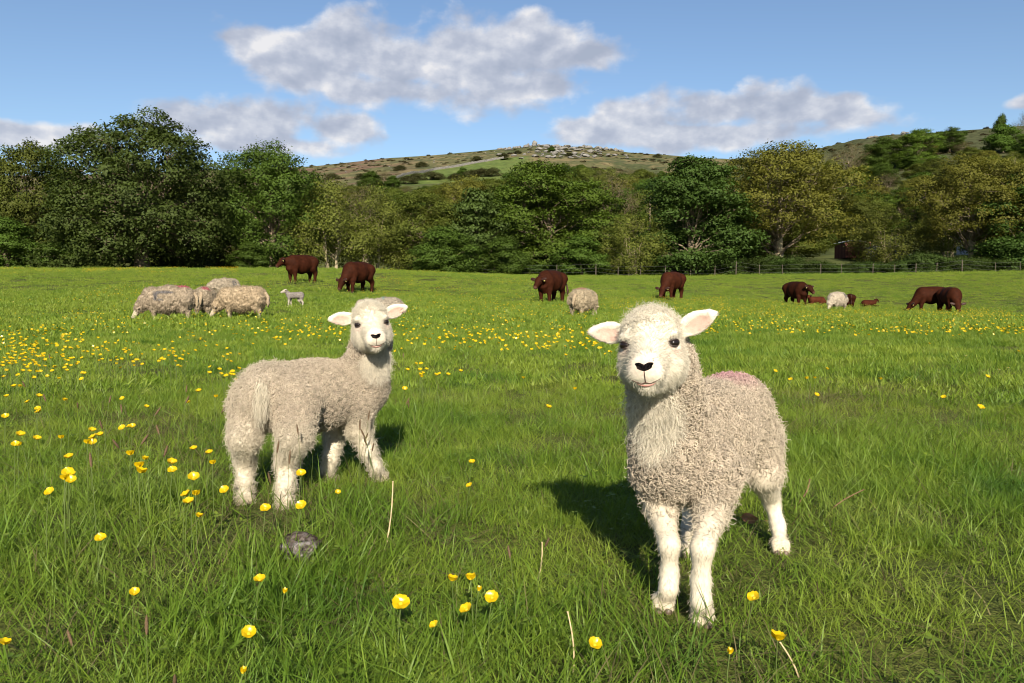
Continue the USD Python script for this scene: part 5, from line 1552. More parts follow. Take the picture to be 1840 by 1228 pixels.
N1 = [(720, 1086, 'largest yellow buttercup, wide open in the lower middle foreground', 2, 0.085, 1.15), (812, 1044, 'cupped buttercup left of the pair above the low middle group', 1, 0.10, 0.85),
      (846, 1042, 'open cupped buttercup top of the low middle group', 4, 0.10, 0.9), (884, 1075, 'buttercup at the right end of the low middle group', 3, 0.09, 0.9), (839, 1097, 'round buttercup at the bottom of the low middle group', 5, 0.085, 0.85),
      (781, 1125, 'small buttercup below and left of the low middle group', 5, 0.08, 0.6), (467, 1044, 'buttercup below the half sunk rock', 0, 0.09, 0.85), (447, 1140, 'drooping buttercup near the bottom edge, left of the middle', 6, 0.08, 0.9),
      (8, 1158, 'buttercup at the left border near the bottom', 1, 0.08, 0.7), (242, 1066, 'half eaten orange buttercup in the left foreground', 6, 0.08, 0.7), (181, 968, 'single buttercup in the left foreground', 2, 0.10, 0.85),
      (357, 929, 'buttercup under the trio left of the left lamb', 1, 0.10, 0.75), (339, 904, 'lower buttercup of the trio left of the left lamb', 0, 0.12, 1.0), (352, 890, 'right buttercup of the trio left of the left lamb', 4, 0.12, 1.0),
      (335, 890, 'left buttercup of the trio left of the left lamb', 5, 0.12, 0.9), (404, 882, 'buttercup just left of the left lamb', 3, 0.12, 0.9), (477, 915, 'buttercup between the hind hooves of the left lamb', 2, 0.10, 0.95),
      (542, 910, 'buttercup right of the hind hooves of the left lamb', 3, 0.10, 1.0), (541, 852, 'buttercup against the dark gap under the left lamb', 2, 0.14, 0.95), (607, 886, 'small buttercup in front of the fore hooves of the left lamb', 6, 0.10, 0.6),
      (1355, 1076, 'buttercup right of the front hoof of the right lamb', 5, 0.09, 0.85), (1397, 1150, 'cupped buttercup in the lower right foreground', 1, 0.08, 1.05), (1068, 1160, 'ragged buttercup at the bottom middle below the right lamb', 6, 0.075, 0.85),
      (1762, 733, 'lone large buttercup in the grass at the far right', 2, 0.14, 1.15), (844, 874, 'small buttercup in the grass between the two lambs', 5, 0.10, 0.7), (848, 832, 'buttercup in the grass between the two lambs, the upper', 0, 0.11, 0.8),
      (250, 840, 'upper buttercup of the tall pair at left', 4, 0.15, 1.2), (253, 850, 'lower buttercup of the tall pair at left', 1, 0.14, 1.2)]
for px, py, lab, k, h, s in N1:
    buttercup(px, py, lab, k, h, s=s)
for px, py, lab in [(860, 1062, 'oblong buttercup bud in the low middle group'), (511, 1066, 'buttercup bud right of the buttercup below the rock'), (436, 1210, 'buttercup bud at the bottom edge, left of the middle'), (1311, 1175, 'small green yellow bud at the bottom below the right lamb')]:
    buttercup(px, py, lab, h=0.085, bud=True, s=0.9)
LEFT = 'yellow buttercup in the loose drift left of the left lamb'
for px, py in [(308, 833), (310, 846), (348, 808), (376, 815), (382, 834), (348, 860), (234, 818), (260, 826), (124, 823), (122, 850), (127, 856), (116, 862), (128, 865), (90, 885), (36, 783), (28, 800), (33, 801), (66, 790), (110, 788), (165, 775),
               (168, 787), (157, 797), (166, 797), (180, 783), (220, 770), (234, 767), (238, 767), (116, 720), (220, 717), (263, 732), (337, 724), (357, 704), (388, 714), (68, 735), (70, 741), (50, 723), (70, 713), (12, 713), (7, 678), (120, 656), (85, 677), (147, 682), (25, 695), (35, 695), (10, 750)]:
    buttercup(px, py, LEFT, rng.integers(0, 8), rng.uniform(0.12, 0.18), s=rng.uniform(0.8, 1.1))
RIGHT = 'scattered yellow buttercup in the open grass of the right half'
for px, py in [(940, 680), (1033, 700), (985, 733), (1393, 668), (1450, 681), (1464, 680), (1421, 683), (1582, 682), (1467, 711), (1486, 664), (1774, 678), (1830, 632), (1670, 618), (1696, 715), (727, 700), (758, 678)]:
    buttercup(px, py, RIGHT, rng.integers(0, 8), rng.uniform(0.12, 0.17), s=rng.uniform(0.85, 1.1))
# the drifts beyond: where the flowers stand thick
DR = []
for (x0, x1, y0, y1, n) in [(0, 430, 560, 690, 520), (0, 250, 600, 720, 150), (430, 620, 568, 625, 190), (690, 1100, 556, 640, 430), (700, 1010, 595, 640, 60), (1230, 1840, 556, 600, 520), (1280, 1840, 545, 570, 380), (1100, 1290, 545, 600, 180),
                          (720, 860, 650, 690, 16), (690, 1060, 545, 570, 300), (100, 480, 545, 575, 300), (1480, 1840, 585, 605, 110)]:
    px = rng.uniform(x0, x1, n); py = y0 + (y1 - y0) * rng.beta(1.2, 1.6, n)
    DR.append(np.stack([px, py], 1))
DR = np.vstack(DR)
world = []
for px, py in DR:
    h = rng.uniform(0.12, 0.22)
    d0 = np.clip((EYE - h) * FPX / max(py - HORIZON, 5.0), 3.0, 26.0)
    x, y = d0 * (px - CX) / FPX, d0
    world.append((x, y, h, px))
world = np.array(world)
near_n = max(0, 296 - len(placed))
far_extra = []
for (x0, x1, d0, d1, n) in [(-60, 500, 22, 34, 500), (150, 430, 45, 55, 2200), (-60, 120, 45, 57, 900), (500, 720, 30, 50, 350), (660, 960, 26, 53, 1300), (1020, 1300, 22, 40, 1000), (1240, 1820, 22, 42, 1800), (1600, 1860, 44, 60, 250)]:
    px = rng.uniform(x0, x1, n); d = np.sqrt(rng.uniform(d0 ** 2, d1 ** 2, n))
    keep = meshkit.fbm(np.stack([d * (px - CX) / FPX * 0.35, d * 0.22, 0 * d], 1), 3, 15) > 0.47
    far_extra.append(np.stack([d * (px - CX) / FPX, d, rng.uniform(0.14, 0.24, n), px], 1)[keep])
clump = meshkit.fbm(np.stack([world[:, 0] * 1.1, world[:, 1] * 0.8, 0 * world[:, 0]], 1), 3, 12) > 0.42
world = world[clump]
order = np.argsort(world[:, 1])
ind, rest = world[order[:near_n]], np.vstack([world[order[near_n:]]] + far_extra)
zi = ground_z(ind[:, 0], ind[:, 1])
for (x, y, h, px), z in zip(ind, zi):
    k = int(np.argmin([abs(b[2] * 0.9 - h) + rng.uniform(0, 0.04) for b in BC]))
    lab = 'small buttercup in the thick drift at the left' if px < 440 else 'small buttercup in the drift between and behind the two lambs' if px < 1180 else 'small buttercup in the drift behind the right lamb'
    copy_of(BC[k][0], 'buttercup', lab, 'flower', (x, y, z + h - BC[k][2] * 0.9), 'buttercups', rng.uniform(-35, 35), 0.9)


def flat_flower(seed, H, open_, tl):
    g = np.random.default_rng(seed)
    ax = unit(np.array([math.sin(tl[0]) * math.cos(tl[1]), math.sin(tl[0]) * math.sin(tl[1]), math.cos(tl[0])]))
    e1 = unit(np.cross(ax, [0.3, 0.7, 0.1])); e2 = np.cross(ax, e1)
    out = []
    for k in range(5):
        a = k * 2 * np.pi / 5
        d, s = np.array([math.cos(a), math.sin(a)]), np.array([-math.sin(a), math.cos(a)])
        R = 0.0145
        q = np.array([[0, 0, 0], [*(d * R * 0.55 - s * R * 0.45), R * 0.45], [*(d * R * 0.95), R * 0.75], [*(d * R * 0.55 + s * R * 0.45), R * 0.45]])
        out.append((q @ np.stack([e1, e2, ax]) + [0, 0, H], np.array([[0, 1, 2], [0, 2, 3]])))
    return join(out), tube([(0, 0, -0.01), (0, 0, H)], 0.0011, 3, False)


fp = []
for i in range(6):
    fl, st = flat_flower(i, 0.17, 1.0, ((0.2, 0.5, 0.8, 0.4, 0.7, 0.3)[i], (-1.6, -1.2, -1.9, 0.4, -1.0, 2.0)[i]))
    fp.append((fl, M_PETAL, False))
zi = ground_z(rest[:, 0], rest[:, 1])
n = len(rest)
s = rng.uniform(0.9, 1.3, n)
pi = instancer(path_for('buttercup_drift'), fp, np.stack([rest[:, 0], rest[:, 1], zi + rest[:, 2] - 0.17], 1), qz(rng.uniform(-0.6, 0.6, n)), np.stack([s, s, 1 + 0 * s], 1), rng.integers(0, 6, n))
tag(pi, 'far drifts of tiny yellow buttercups across the meadow', 'flowers', kind='stuff')

# ---------------------------------------------------------------- daisies, seed heads, stalks, the rock
dm = model('daisy_model')
q = []
for k in range(14):
    a = k * 2 * np.pi / 14
    d, s = np.array([math.cos(a), math.sin(a), 0.12]), np.array([-math.sin(a), math.cos(a), 0])
    v = np.array([d * 0.002, d * 0.007 - s * 0.0014, d * 0.010, d * 0.007 + s * 0.0014]) + [0, 0, 0.07]
    q.append((v, np.array([[0, 1, 2], [0, 2, 3]])))
part(dm, 'petals', join(q), M_DAISY)
e = trimesh.creation.icosphere(1, 0.0035)
part(dm, 'heart', (np.array(e.vertices) * [1, 1, 0.6] + [0, 0, 0.071], np.array(e.faces)), M_HEART, True)
part(dm, 'stem', tube([(0, 0, -0.01), (0.002, 0, 0.04), (0, 0, 0.07)], 0.0008, 5), M_STEM)
for px, py, lab in [(173, 621, 'white daisy high in the drift at left'), (245, 615, 'white daisy in the drift right of the upper left one'), (335, 648, 'white daisy among buttercups left of the left lamb'), (383, 646, 'white daisy just left of the back of the left lamb'),
                    (1736, 640, 'white daisy in the grass at right'), (1795, 665, 'lower white daisy near the right border'), (1812, 662, 'rightmost white daisy near the right border'), (1525, 597, 'white daisy in the drift behind the right lamb')]:
    w = G(px, py, 0.08)
    copy_of(dm, 'daisy', lab, 'flower', (w[0], w[1], gz(w[0], w[1])), 'white daisies', rng.uniform(0, 360), (1.1, 1.1, 1.1))

SH = []
for i in range(4):
    g = np.random.default_rng(60 + i)
    mp = model(f'seed_grass_model_{i:03d}' if i else 'seed_grass_model')
    H = (0.16, 0.20, 0.14, 0.18)[i]
    bx, by = g.normal(0, 0.02, 2)
    part(mp, 'stem', tube([(0, 0, -0.01), (bx * 0.3, by * 0.3, H * 0.5), (bx, by, H)], [0.0010, 0.0008, 0.0006], 5), M_STEM, True)
    t = np.linspace(0, 1, 12)
    L = 0.030
    dr = unit(np.array([bx * 1.4, by * 1.4, H * 0.5]))
    sp = np.array([bx, by, H - 0.004]) + dr * (t * L)[:, None]
    part(mp, 'seed_head', tube(sp, 0.0030 * np.sin(np.pi * np.clip(t * 0.9 + 0.08, 0, 1)) ** 0.7 * (1 + 0.25 * np.sin(t * 40)) + 0.0004, 7), M_SEED, True)
    SH.append((mp, H))
for px, py, lab in [(497, 775, 0), (542, 770, 0), (558, 785, 0), (647, 760, 0), (644, 765, 0), (652, 748, 0), (672, 790, 0), (661, 800, 0), (640, 785, 0), (512, 825, 0), (537, 800, 0), (500, 850, 0), (487, 805, 0), (676, 775, 0), (735, 725, 0), (713, 720, 0),
                    (300, 775, 1), (185, 720, 1), (92, 640, 1), (90, 715, 1), (330, 700, 1), (148, 1150, 2), (313, 1190, 2), (262, 1130, 2), (960, 960, 2), (930, 1000, 2), (725, 640, 1), (195, 760, 1), (245, 790, 1), (250, 740, 1), (222, 735, 1), (142, 725, 1), (280, 810, 1), (380, 735, 1), (170, 830, 1), (218, 790, 1), (55, 690, 1), (315, 720, 1)]:
    k = rng.integers(0, 4)
    hz = SH[k][1] * (0.75 if lab == 2 else 1.0)
    w = G(px, py, hz + 0.01)
    labs = ['thin grass stem with brown seed head in front of the legs of the left lamb', 'thin grass stem with brown seed head in the grass of the left half', 'thin grass stem with dark seed head close to the bottom foreground']
    copy_of(SH[k][0], 'seed_stem', labs[lab], 'grass stem', (w[0], w[1], gz(w[0], w[1])), 'grass stems with brown seed heads', rng.uniform(0, 360), ((0.62, 0.62, hz / SH[k][1]) if lab == 2 else ((0.62, 0.62, hz / SH[k][1]) if lab == 0 else (0.9, 0.9, hz / SH[k][1]))))


def stalk(label, name, a, b, r, mat, bow=0.01, cat='stalk'):
    t = np.linspace(0, 1, 7)[:, None]
    p = a + (b - a) * t
    p[:, 0] += bow * np.sin(np.pi * t[:, 0])
    x = thing(name, label, cat, (a[0], a[1], 0))
    part(x, 'stem', tube(p - [a[0], a[1], 0], r * np.linspace(1.15, 0.8, 7), 7), mat, True)
    tip = trimesh.creation.icosphere(1, r * 1.35)
    part(x, 'broken_tip', (np.array(tip.vertices) * [1, 1, 0.6] + b - [a[0], a[1], 0], np.array(tip.faces)), mat, True)


a0 = G(692, 990, 0.0)
stalk('pale dry upright stalk in the grass between the lambs', 'dry_stalk', a0, P(706, 866, a0[1] + 0.02), 0.0016, M_STRAW, 0.004)
a0 = G(1424, 915, 0.0)
stalk('reddish dry stalk leaning right beside the hind leg of the right lamb', 'dry_stalk', a0, P(1455, 862, a0[1] + 0.03), 0.0020, M_REDSTALK)
a0 = G(1484, 935, 0.0)
stalk('thin brown arching stalk right of the reddish dry stalk', 'dry_stalk', a0, P(1552, 880, a0[1] + 0.05), 0.0015, M_REDSTALK, -0.02)
a0 = G(967, 1040, 0.0)
stalk('short pale straw in the grass left of the right lamb', 'dry_stalk', a0, P(974, 975, a0[1] + 0.01), 0.0014, M_STRAW, 0.003)
a0 = G(1030, 1215, 0.0)
stalk('thin straw at the bottom below the gap between the lambs', 'dry_stalk', a0, P(1020, 1100, a0[1] + 0.01), 0.0012, M_STRAW, 0.004)
a0 = G(1438, 1225, 0.0)
stalk('thin pale straw leaning left at the bottom right', 'dry_stalk', a0, P(1402, 1155, a0[1] + 0.02), 0.0013, M_STRAW, 0.003)
# the dead leaf by the hind leg
c = G(1347, 935, 0.02)
x = thing('dead_leaf', 'curled russet dead leaf lying behind the front legs of the right lamb', 'leaf', (c[0], c[1], 0.022))
g = np.random.default_rng(8)
u, w_ = np.meshgrid(np.linspace(0, 1, 9), np.linspace(-1, 1, 7), indexing='ij')
lv = np.stack([(u - 0.5) * 0.040, w_ * 0.013 * np.sin(np.pi * np.clip(u * 0.95 + 0.03, 0, 1)), 0.006 * np.abs(w_) + 0.004 * np.sin(u * 7) + g.normal(0, 0.0014, u.shape)], -1).reshape(-1, 3)
lv = lv @ np.array([[1, 0, 0], [0, 0.62, 0.78], [0, -0.78, 0.62]])
i, j = np.meshgrid(np.arange(8), np.arange(6), indexing='ij')
qd = np.stack([i * 7 + j, i * 7 + j + 1, (i + 1) * 7 + j + 1, (i + 1) * 7 + j], -1).reshape(-1, 4)
part(x, 'blade', (rotz(lv, -0.5), np.vstack([qd[:, [0, 1, 2]], qd[:, [0, 2, 3]]])), M_DEADLEAF, True)
part(x, 'leaf_stalk', tube([(0.02, -0.012, 0.0), (0.04, -0.03, 0.004), (0.055, -0.045, -0.004)], [0.0012, 0.001, 0.0008], 5), M_REDSTALK, True)


# the mottled rock half sunk in the turf
def rock_mesh(seed, n=4, rough=0.35, flat=0.7):
    e = trimesh.creation.icosphere(n, 1.0)
    v = np.array(e.vertices)
    g = np.random.default_rng(seed)
    r = np.ones(len(v))
    for _ in range(14):                               # planes that cleave it
        d = unit(g.normal(0, 1, 3)); off = g.uniform(0.55, 0.9)
        k = v @ d
        v = v - np.maximum(k - off, 0)[:, None] * d * 0.92
    v = v * (1 + rough * (meshkit.fbm(v * 2.3 + seed, 4, seed) - 0.5) * 0.6)[:, None]
    v[:, 2] *= flat
    return v, np.array(e.faces)


def lichen_rock():
    N = {'tc': ('texture_coordinate', {}), 'n': ('noise_texture', {'scale': 70.0, 'detail': 6.0, 'roughness': 0.7}), 'n2': ('noise_texture', {'scale': 11.0, 'detail': 4.0}),
         'r': ('rgb_ramp', {'ramp': [(0.38, (0.022, 0.017, 0.014)), (0.47, (0.075, 0.060, 0.050)), (0.56, (0.16, 0.14, 0.13)), (0.68, (0.30, 0.275, 0.265))]}),
         'r2': ('rgb_ramp', {'ramp': [(0.42, (0.42, 0.33, 0.25)), (0.58, (1.0, 1.0, 1.0))]}), 'm': ('mix_color', {'blend_type': 'multiply', 'fac': 1.0}),
         'b': ('bump', {'strength': 0.9, 'distance': 0.006}), 'p': ('principled_bsdf', {'roughness': 0.85, 'specular_ior_level': 0.2})}
    L = [('tc.object', 'n.vector'), ('tc.object', 'n2.vector'), ('n.fac', 'r.fac'), ('n2.fac', 'r2.fac'), ('r.color', 'm.a'), ('r2.color', 'm.b'), ('m.result', 'p.base_color'), ('n.fac', 'b.height'), ('b.normal', 'p.normal')]
    return usdkit.material(stage, '/World/Looks/mottled_rock', N, L, surface='p.BSDF')


c = G(537, 1005, 0.012)
v, f = rock_mesh(5, 4, 0.7, 0.85)
rp = part('/World', 'rock', (v * [0.046, 0.050, 0.042], f), lichen_rock(), 60)
UsdGeom.Xformable(stage.GetPrimAtPath(rp)).AddTranslateOp().Set(Gf.Vec3d(float(c[0]), float(c[1]), 0.028))
tag(stage.GetPrimAtPath(rp), 'grey mottled rock half sunk in the grass below the left lamb', 'rock')
# ---------------------------------------------------------------- fence, hedge and shed at the field's far side
rng = np.random.default_rng(91)
fpx = [(776, 78), (820, 78), (888, 77.5), (930, 77.5), (1000, 77), (1070, 77), (1110, 77), (1150, 77), (1195, 77), (1240, 77.5), (1283, 78), (1321, 78), (1363, 78.5), (1405, 79), (1473, 79), (1510, 79), (1566, 79.5), (1605, 80), (1643, 80), (1680, 80), (1726, 80), (1786, 80), (1830, 80)]
fence = thing('wire_fence', 'post and wire fence along the far side of the meadow', 'fence', (0, 0, 0))
ptop = []
for i, (px, d) in enumerate(fpx):
    x = d * (px - CX) / FPX
    z = gz(x, d)
    h = rng.uniform(0.95, 1.15) * (1.25 if px in (1070, 1726, 1321) else 1.0)
    r = rng.uniform(0.035, 0.05) * (1.3 if px in (1070, 1726) else 1.0)
    lean = rng.normal(0, 0.03, 2)
    p = np.array([[x, d, z - 0.3], [x + lean[0] * 0.5, d, z + h * 0.5], [x + lean[0], d + lean[1], z + h]])
    part(fence, 'post', tube(p, [r, r, r * 0.95], 8), M_WOOD, 40)
    ptop.append(p[2])
ptop = np.array(ptop)
M_WIRE = plain('fence_wire', (0.25, 0.25, 0.24), 0.5, 0.5, metallic=0.6)
for k in (0.08, 0.45, 0.8):
    part(fence, 'wire', tube(ptop - [0, 0.06, k], 0.004, 4), M_WIRE)
# brambles and nettles behind the fence
for i, px in enumerate(np.concatenate([np.arange(1175, 1850, 19), np.arange(770, 1170, 34)])):
    d = 81.5 + rng.uniform(0, 2.0)
    x = d * (px - CX) / FPX
    s = rng.uniform(0.72, 1.05)
    h = rng.uniform(0.5, 0.85) * (1.0 if px > 1175 else 0.7) * (0.7 if 1430 < px < 1600 else 1.0)
    copy_of(MODELS['bush_model'], 'bramble_bush', 'low tangled bramble in the hedge line behind the wire fence', 'bush', (x, d, gz(x, d) - 0.1), 'brambles behind the wire fence', rng.uniform(0, 360), (s, s, h))
# the shed
d = 98.0
x = d * (1523 - CX) / FPX; z = gz(x, d)
PLANK = [plain(f'shed_plank_{k}' if k else 'shed_plank', c, 0.8, 0.2, noise=0.3, nscale=5.0) for k, c in enumerate([(0.11, 0.042, 0.032), (0.09, 0.036, 0.028), (0.13, 0.052, 0.038)])]
M_TIN = plain('shed_roof_tin', (0.33, 0.33, 0.34), 0.5, 0.5, noise=0.2, nscale=4.0)
shed = thing('shed', 'small red brown boarded shed with curved grey roof beyond the fence', 'shed', (x, d, z), rz=0)
w, l, h = 2.3, 3.2, 1.75
y0 = -l / 2
for k in range(12):                                   # boards of the front
    a, b = -w / 2 + k * w / 12, -w / 2 + (k + 1) * w / 12 - 0.012
    part(shed, 'board', box(a, b, y0 - 0.02, y0 + 0.02 + 0.004 * (k % 3), 0, h + 0.20 * math.cos((k - 5.5) / 6 * 1.3)), PLANK[k % 3])
for k in range(10):
    a, b = y0 + 0.03 + k * (l - 0.06) / 10, y0 + 0.03 + (k + 1) * (l - 0.06) / 10 - 0.012
    for sx in (-1, 1):
        xa, xb = (sx * w / 2 - 0.03, sx * w / 2 + 0.01) if sx > 0 else (sx * w / 2 - 0.01, sx * w / 2 + 0.03)
        part(shed, 'board', box(xa, xb, a, b, 0, h), PLANK[(k + 1) % 3])
part(shed, 'back_wall', box(-w / 2, w / 2, l / 2 - 0.02, l / 2 + 0.02, 0, h + 0.05), PLANK[0])
t = np.linspace(-1, 1, 13)
prof = np.stack([t * (w / 2 + 0.15), h + 0.02 + 0.34 * np.cos(t * 1.25)], 1)
rv = np.vstack([np.stack([prof[:, 0], np.full(13, yy), prof[:, 1] + dz], 1) for dz in (0, 0.05) for yy in (y0 - 0.2, l / 2 + 0.2)])
rf = []
for k in range(12):
    a, b, c, e = k, k + 1, 13 + k + 1, 13 + k
    rf += [(a, c, b), (a, e, c), (26 + a, 26 + b, 26 + c), (26 + a, 26 + c, 26 + e), (a, b, 26 + b), (a, 26 + b, 26 + a), (e, 26 + c, c), (e, 26 + e, 26 + c)]
rf += [(0, 26, 39), (0, 39, 13), (12, 25, 51), (12, 51, 38)]
roof = part(shed, 'roof', (rv, np.array(rf)), M_TIN)
for k, zz in ((0.28, 0), (0.62, 0)):
    part(shed, 'door_post', box(k - 0.04, k + 0.04, y0 - 0.35, y0 - 0.27, 0, 1.0), M_WOOD)
# ridge tent shaped ark
d = 90.0
x = d * (1476 - CX) / FPX; z = gz(x, d)
ark = thing('hen_ark', 'small dark brown ridged hen ark on the grass left of the shed', 'hutch', (x, d, z))
M_ARK = plain('ark_wood', (0.075, 0.045, 0.03), 0.85, 0.1, noise=0.3, nscale=6.0)
for s in (-1, 1):
    for k in range(5):
        u0, u1 = k / 5, (k + 1) / 5 - 0.02
        pa = lambda u, y_: [s * (0.12 + 0.58 * u), y_, 0.92 - 0.86 * u]
        v = np.array([pa(u0, -0.75), pa(u1, -0.75), pa(u1, 0.75), pa(u0, 0.75)])
        o = np.array([s * 0.022, 0, 0.016])
        v = np.vstack([v, v + o])
        f = np.array([[0, 1, 2], [0, 2, 3], [4, 6, 5], [4, 7, 6], [0, 4, 5], [0, 5, 1], [1, 5, 6], [1, 6, 2], [2, 6, 7], [2, 7, 3], [3, 7, 4], [3, 4, 0]])
        part(ark, 'board', (v, f), M_ARK)
v = np.array([[-0.70, -0.72, 0.05], [0.70, -0.72, 0.05], [0.12, -0.72, 0.90], [-0.12, -0.72, 0.90], [-0.70, -0.68, 0.05], [0.70, -0.68, 0.05], [0.12, -0.68, 0.90], [-0.12, -0.68, 0.90]])
f = np.array([[0, 1, 2], [0, 2, 3], [4, 6, 5], [4, 7, 6], [0, 4, 5], [0, 5, 1], [1, 5, 6], [1, 6, 2], [2, 6, 7], [2, 7, 3], [3, 7, 4], [3, 4, 0]])
part(ark, 'front', (v, f), M_ARK)
part(ark, 'back', (v + [0, 1.4, 0], f), M_ARK)
part(ark, 'ridge_board', box(-0.14, 0.14, -0.8, 0.8, 0.925, 0.96), M_ARK)
# the traffic cone on the covered car
d = 100.0
M_CONE = plain('cone_orange', (0.62, 0.13, 0.03), 0.5); M_CONEW = plain('cone_white', (0.7, 0.7, 0.68), 0.5)
xc = d * (1570 - CX) / FPX; zc = gz(xc, d)


def car_like(label, name, x, d, z, L, colour, rz, seed, cat):
    """A small estate car: lower body, glasshouse, wheels."""
    t = thing(name, label, cat, (x, d, z), rz=rz)
    prof = np.array([(-L / 2, 0.35), (-L / 2 - 0.02, 0.75), (-L / 2 + 0.08, 0.88), (-L * 0.28, 0.95), (L * 0.30, 0.95), (L / 2 - 0.05, 0.82), (L / 2, 0.6), (L / 2 - 0.02, 0.35)])
    cab = np.array([(-L * 0.44, 0.93), (-L * 0.36, 1.38), (-L * 0.05, 1.45), (L * 0.12, 1.40), (L * 0.30, 0.93)])

    def slab(pr, w0, w1):
        n = len(pr); zz = (pr[:, 1] - pr[:, 1].min()) / np.ptp(pr[:, 1])
        wy = w0 + (w1 - w0) * zz
        v = np.vstack([np.stack([pr[:, 0], -wy, pr[:, 1]], 1), np.stack([pr[:, 0], wy, pr[:, 1]], 1)])
        f = []
        for k in range(n):
            a, b = k, (k + 1) % n
            f += [(a, b, n + b), (a, n + b, n + a)]
        for k in range(1, n - 1):
            f += [(0, k + 1, k), (n, n + k, n + k + 1)]
        return v, np.array(f)
    paint = plain(name + f'_paint_{seed}', colour, 0.3, 0.5)
    part(t, 'body', slab(prof, 0.82, 0.80), paint)
    part(t, 'roof', slab(cab, 0.76, 0.60), paint)
    glass = plain_once('car_glass', (0.03, 0.035, 0.04), rough=0.08, spec=0.6)
    for s in (-1, 1):
        for a, b in ((-L * 0.37, -L * 0.10), (-L * 0.07, L * 0.19)):
            v = np.array([(a, s * 0.775, 0.98), (b, s * 0.775, 0.98), (b - 0.06, s * 0.655, 1.32), (a + 0.06, s * 0.655, 1.32)])
            part(t, 'window', (np.vstack([v, v + [0, -s * 0.02, 0]]), np.array([[0, 1, 2], [0, 2, 3], [4, 6, 5], [4, 7, 6]])), glass)
        for xx in (-L * 0.31, L * 0.31):
            c = trimesh.creation.cylinder(radius=0.30, height=0.20, sections=20)
            v = np.array(c.vertices)[:, [0, 2, 1]] + [xx, s * 0.76, 0.30]
            wh = part(t, 'wheel', (v, np.array(c.faces)), plain_once('tyre', (0.02, 0.02, 0.02), rough=0.8), 40)
            c = trimesh.creation.cylinder(radius=0.17, height=0.02, sections=16)
            v = np.array(c.vertices)[:, [0, 2, 1]] + [xx, s * 0.87, 0.30]
            part(wh, 'rim', (v, np.array(c.faces)), plain_once('wheel_rim', (0.4, 0.4, 0.4), rough=0.35), 40)
    return t


car_like('dark blue car half hidden by bushes just right of the shed', 'parked_car', xc, d, zc, 3.6, (0.04, 0.055, 0.10), 20, 1, 'car')
x2 = 103.0 * (1612 - CX) / FPX
car_like('second blue car, partly behind the small yellow green tree', 'parked_car', x2, 103.0, gz(x2, 103.0), 3.8, (0.03, 0.045, 0.12), -15, 2, 'car')
cone = thing('traffic_cone', 'orange and white traffic cone standing on top of the dark blue car', 'traffic cone', (xc - 0.75, d - 0.15, zc + 1.43))


def frustum(r0, r1, z0, z1, n=14):
    return tube([(0, 0, z0), (0, 0, z1)], [r0, r1], n)


part(cone, 'base', box(-0.2, 0.2, -0.2, 0.2, 0.0, 0.04), M_CONE)
part(cone, 'lower_cone', frustum(0.15, 0.105, 0.04, 0.30), M_CONE, 40)
part(cone, 'white_band', frustum(0.108, 0.07, 0.30, 0.50), M_CONEW, 40)
part(cone, 'tip', frustum(0.07, 0.03, 0.50, 0.72), M_CONE, 40)

# the pale house behind the right hand trees
d = 113.0
x = d * (1822 - CX) / FPX; z = gz(x, d)
M_RENDER = plain('house_render', (0.36, 0.34, 0.31), 0.9, 0.1, noise=0.08, nscale=2.0)
M_SLATE = plain('roof_slate', (0.10, 0.105, 0.12), 0.7, 0.3, noise=0.25, nscale=3.0)
M_FRAME = plain('window_frame_white', (0.7, 0.7, 0.68), 0.5)
house = thing('house', 'pale rendered house with slate roof glimpsed through the right hand trees', 'house', (x, d, z))
part(house, 'wall', box(-6.5, 6.5, -3.5, 3.5, -0.5, 4.2), M_RENDER)
v = np.array([[-6.9, -3.9, 4.18], [6.9, -3.9, 4.18], [6.9, 3.9, 4.18], [-6.9, 3.9, 4.18], [-6.9, 0, 6.4], [6.9, 0, 6.4]])
f = np.array([[0, 1, 5], [0, 5, 4], [2, 3, 4], [2, 4, 5], [0, 4, 3], [1, 2, 5], [0, 3, 2], [0, 2, 1]])
rf_ = part(house, 'roof', (v, f), M_SLATE)
part(rf_, 'chimney', box(-5.6, -4.6, -0.5, 0.5, 5.8, 7.3), M_RENDER)
for zz in (0.7, 2.6):
    for xx in (-4.6, -1.6, 1.6, 4.6):
        wf = part(house, 'window', box(xx - 0.6, xx + 0.6, -3.56, -3.49, zz, zz + 1.25), M_FRAME)
        for q in (-0.27, 0.27):
            part(wf, 'pane', box(xx + q - 0.22, xx + q + 0.22, -3.575, -3.555, zz + 0.08, zz + 1.17), plain_once('car_glass', (0.03, 0.035, 0.04), rough=0.08, spec=0.6))
# telegraph pole seen thin and pale in the middle
d = 92.0
x = d * (1166 - CX) / FPX; z = gz(x, d)
pole = thing('telegraph_pole', 'thin pale pole standing in the trees left of the layered tree', 'pole', (x, d, z))
part(pole, 'pole_shaft', tube([(0, 0, -0.5), (0, 0, 4.0), (0, 0, 8.6)], [0.11, 0.095, 0.075], 9), M_BARK, 40)
part(pole, 'insulator', tube([(0, -0.1, 8.2), (0, -0.1, 8.45)], 0.07, 7), M_CONEW)

# ---------------------------------------------------------------- the hill: tor, boulders, wall
ROCKS = []
for i in range(5):
    mp = model(f'boulder_model_{i:03d}' if i else 'boulder_model')
    v, f = rock_mesh(20 + i, 3, 0.5, 0.72)
    part(mp, 'stone', (v, f), M_ROCK, 35)
    ROCKS.append(mp)


def boulder(px, py, d, w, label, group, sz=0.7):
    """A boulder whose middle shows at (px, py), w px wide."""
    p = P(px, py, d)
    z = gz(p[0], p[1])
    s = w * d / FPX / 2
    copy_of(ROCKS[rng.integers(0, 5)], 'boulder', label, 'boulder', (p[0], p[1], z + s * sz * 0.30), group, rng.uniform(0, 360), (s, s * rng.uniform(0.7, 1.2), s * sz * rng.uniform(0.8, 1.3)))


